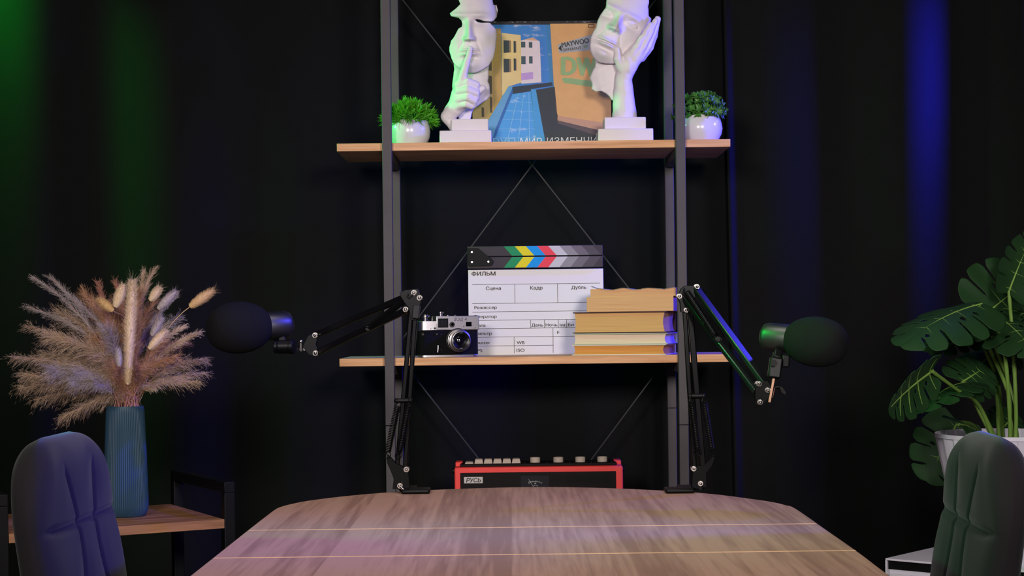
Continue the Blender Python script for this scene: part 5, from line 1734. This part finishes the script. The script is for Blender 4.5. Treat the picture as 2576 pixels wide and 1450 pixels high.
def monstera_leaf(B, T, nrm, width, droop, cup, seed, slits=4, holes=True):
    """leaf from base point B to tip T (world), nrm roughly the upper face normal"""
    rng = random.Random(seed)
    d = (T - B); L = d.length; d.normalize()
    n = (nrm - d * nrm.dot(d)).normalized()
    s = d.cross(n)
    NT, NS = 120, 26
    def hw(t):
        return width * (math.sin(math.pi * min(1, t * 0.93 + 0.07)) ** 0.55) * (1 - 0.42 * t) * 1.12
    def pos(t, a, lift=0.0):
        """t along the midrib, a signed across -1..1"""
        h = hw(t)
        sweep = (-0.42 + 1.15 * t) * abs(a) * h * 0.95
        x = t * L + sweep * (1 - 0.35 * t)
        y = a * h
        z = -droop * L * (max(t, 0) ** 2) - cup * abs(a) ** 1.7 * h + 0.012 * math.sin(t * 21 + (1 if a > 0 else 2)) * abs(a) * h * 4 * 0.5 + lift
        k_ = droop * L * (t ** 2)
        return B + d * (x - 0.25 * k_) + s * y + n * z
    slit_t = {1: [], -1: []}
    hole = {1: [], -1: []}
    for sg in (1, -1):
        for i in range(slits):
            t0 = 0.16 + 0.72 * (i + 0.5 + rng.uniform(-.15, .15)) / slits
            slit_t[sg].append((t0, rng.uniform(0.008, 0.015), rng.uniform(0.32, 0.5)))
            if holes and rng.random() < 0.5:
                hole[sg].append((t0 - 0.055, rng.uniform(0.25, 0.36)))
    vs, fs, vid = [], [], {}
    def gv(i, j, sg):
        key = (i, j, sg if j else 0)
        if key not in vid:
            vid[key] = len(vs)
            t = i / NT
            a = j / NS
            # lobes round off towards the slits
            r_ = 1.0
            for (t0, w_, a0) in slit_t[sg]:
                r_ -= 0.20 * math.exp(-((t - t0) / 0.028) ** 2)
            vs.append(pos(t, sg * a * (r_ if a > 0.5 else 1 - (1 - r_) * a * 2 * 1.0)))
        return vid[key]
    for sg in (1, -1):
        for i in range(NT):
            tm = (i + 0.5) / NT
            for j in range(NS):
                am_ = (j + 0.5) / NS
                cut = any(abs(tm - t0) < w_ * min(1, (am_ - a0) / 0.25 + 0.25) and am_ > a0 for (t0, w_, a0) in slit_t[sg])
                cut = cut or any(((tm - t0) / 0.02) ** 2 + ((am_ - a0) / 0.075) ** 2 < 1 for (t0, a0) in hole[sg])
                if cut: continue
                qd = (gv(i, j, sg), gv(i + 1, j, sg), gv(i + 1, j + 1, sg), gv(i, j + 1, sg))
                fs.append(qd if sg > 0 else qd[::-1])
    mb = MB(); mb.add(vs, fs)
    lf = mb.build('leaf', M_LEAF, mon, world=True, smooth=180, solidify=0.0011, fix=False)
    mb = MB()
    mb.tube([pos(i / 20, 0, -0.0006) for i in range(20)], [0.0026 - 0.0001 * i for i in range(20)], 6)
    for sg in (1, -1):
        ts = [0.1] + [(a[0] + b[0]) / 2 for a, b in zip(slit_t[sg][:-1], slit_t[sg][1:])]
        for t in ts:
            mb.tube([pos(t - 0.02 * (1 - k_ / 6), sg * k_ / 6 * 0.78, -0.0004) for k_ in range(7)], [0.0014 - 0.00014 * k_ for k_ in range(7)], 5)
    mb.build('vein', M_VEIN, lf, world=True)
    return lf

def stem(pts, r0=0.0042, r1=0.0032):
    P = [Vector(p) for p in pts]
    out = []
    for i in range(len(P) - 1):
        p0, p1, p2, p3 = P[max(i - 1, 0)], P[i], P[i + 1], P[min(i + 2, len(P) - 1)]
        for k_ in range(8):
            t = k_ / 8
            out.append(0.5 * ((2 * p1) + (p2 - p0) * t + (2 * p0 - 5 * p1 + 4 * p2 - p3) * t * t + (3 * p1 - p0 - 3 * p2 + p3) * t ** 3))
    out.append(P[-1])
    n_ = len(out)
    mb = MB(); mb.tube(out, [r0 + (r1 - r0) * i / n_ + (0.0006 if i % 9 == 4 else 0) for i in range(n_)], 9)
    mb.build('stem', M_STEM, mon, world=True)
V = Vector
pc = Vector((pl.x, pl.y, zc + HP - 0.045))
def fan(x, y): return pc + Vector((x, y, 0))
# upper left drooping leaf
stem([fan(.0, -.01), at(2540, 1050, 3.32), at(2521, 860, 3.30), at(2462, 770, 3.27)])
monstera_leaf(at(2470, 765, 3.28), at(2258, 812, 3.17), V((-.15, -.45, 1)), .088, .22, .35, 11)
# upright pale leaf behind
monstera_leaf(at(2478, 792, 3.42), at(2588, 702, 3.46), V((0.0, -1, .15)), .098, -.05, .05, 12, 3)
stem([fan(.01, .02), at(2545, 1000, 3.40), at(2500, 860, 3.41), at(2482, 782, 3.42)])
# dark upright leaf at the right edge
stem([fan(.01, -.01), at(2556, 1040, 3.33), at(2548, 860, 3.33), at(2538, 735, 3.33)])
monstera_leaf(at(2537, 738, 3.33), at(2592, 580, 3.29), V((-.75, -.6, .1)), .062, .12, .3, 13, 4, False)
# mid leaves in blue shadow, behind
stem([fan(-.01, .02), at(2505, 960, 3.45), at(2478, 880, 3.48), at(2457, 818, 3.50)])
monstera_leaf(at(2465, 822, 3.50), at(2325, 850, 3.46), V((-.2, -.35, 1)), .07, .25, .3, 14)
monstera_leaf(at(2470, 810, 3.46), at(2360, 800, 3.36), V((-.1, .2, 1)), .08, .3, .3, 15)
# right leaves leaving the frame
monstera_leaf(at(2500, 790, 3.36), at(2620, 860, 3.22), V((.1, -.55, 1)), .085, .2, .3, 16)
monstera_leaf(at(2490, 775, 3.46), at(2610, 770, 3.36), V((.0, -.2, 1)), .07, .25, .3, 17)
# lower left big leaf seen from beneath
stem([fan(-.02, -.01), at(2478, 1050, 3.30), at(2448, 1005, 3.26), at(2420, 990, 3.22), at(2345, 935, 3.13)])
monstera_leaf(at(2347, 932, 3.14), at(2214, 1022, 3.08), V((.35, .75, .6)), .062, .12, .35, 18)
# middle leaf
stem([fan(-.01, -.005), at(2488, 1070, 3.33), at(2450, 1000, 3.32), at(2421, 962, 3.31)])
monstera_leaf(at(2424, 964, 3.31), at(2300, 985, 3.16), V((.1, .5, 1)), .07, .2, .35, 19)
monstera_leaf(at(2420, 962, 3.31), at(2490, 915, 3.36), V((.1, -.8, .6)), .06, .1, .2, 20, 4)
stem([fan(-.005, .0), at(2478, 1065, 3.37), at(2448, 1000, 3.39), at(2444, 962, 3.4)])
monstera_leaf(at(2520, 880, 3.52), at(2420, 930, 3.44), V((-.1, -.5, 1)), .07, .2, .3, 21)
stem([fan(.0, .03), at(2520, 1040, 3.46), at(2512, 960, 3.5), at(2520, 880, 3.52)])
# low leaf at the rim, hanging over the side of the planter
stem([fan(-.03, .01), at(2455, 1075, 3.42), at(2412, 1062, 3.48)])
monstera_leaf(at(2410, 1062, 3.48), at(2326, 1212, 3.48), V((-.3, -.95, .2)), .074, .08, .2, 22, 3)
monstera_leaf(at(2412, 1068, 3.30), at(2475, 1075, 3.42), V((-.1, -.8, .6)), .05, .1, .2, 23, 4)
monstera_leaf(at(2520, 1080, 3.48), at(2560, 1035, 3.52), V((0, -1, .3)), .05, .1, .2, 24, 4)
stem([fan(.02, -.01), at(2540, 1000, 3.36), at(2490, 880, 3.42), at(2458, 822, 3.49)])
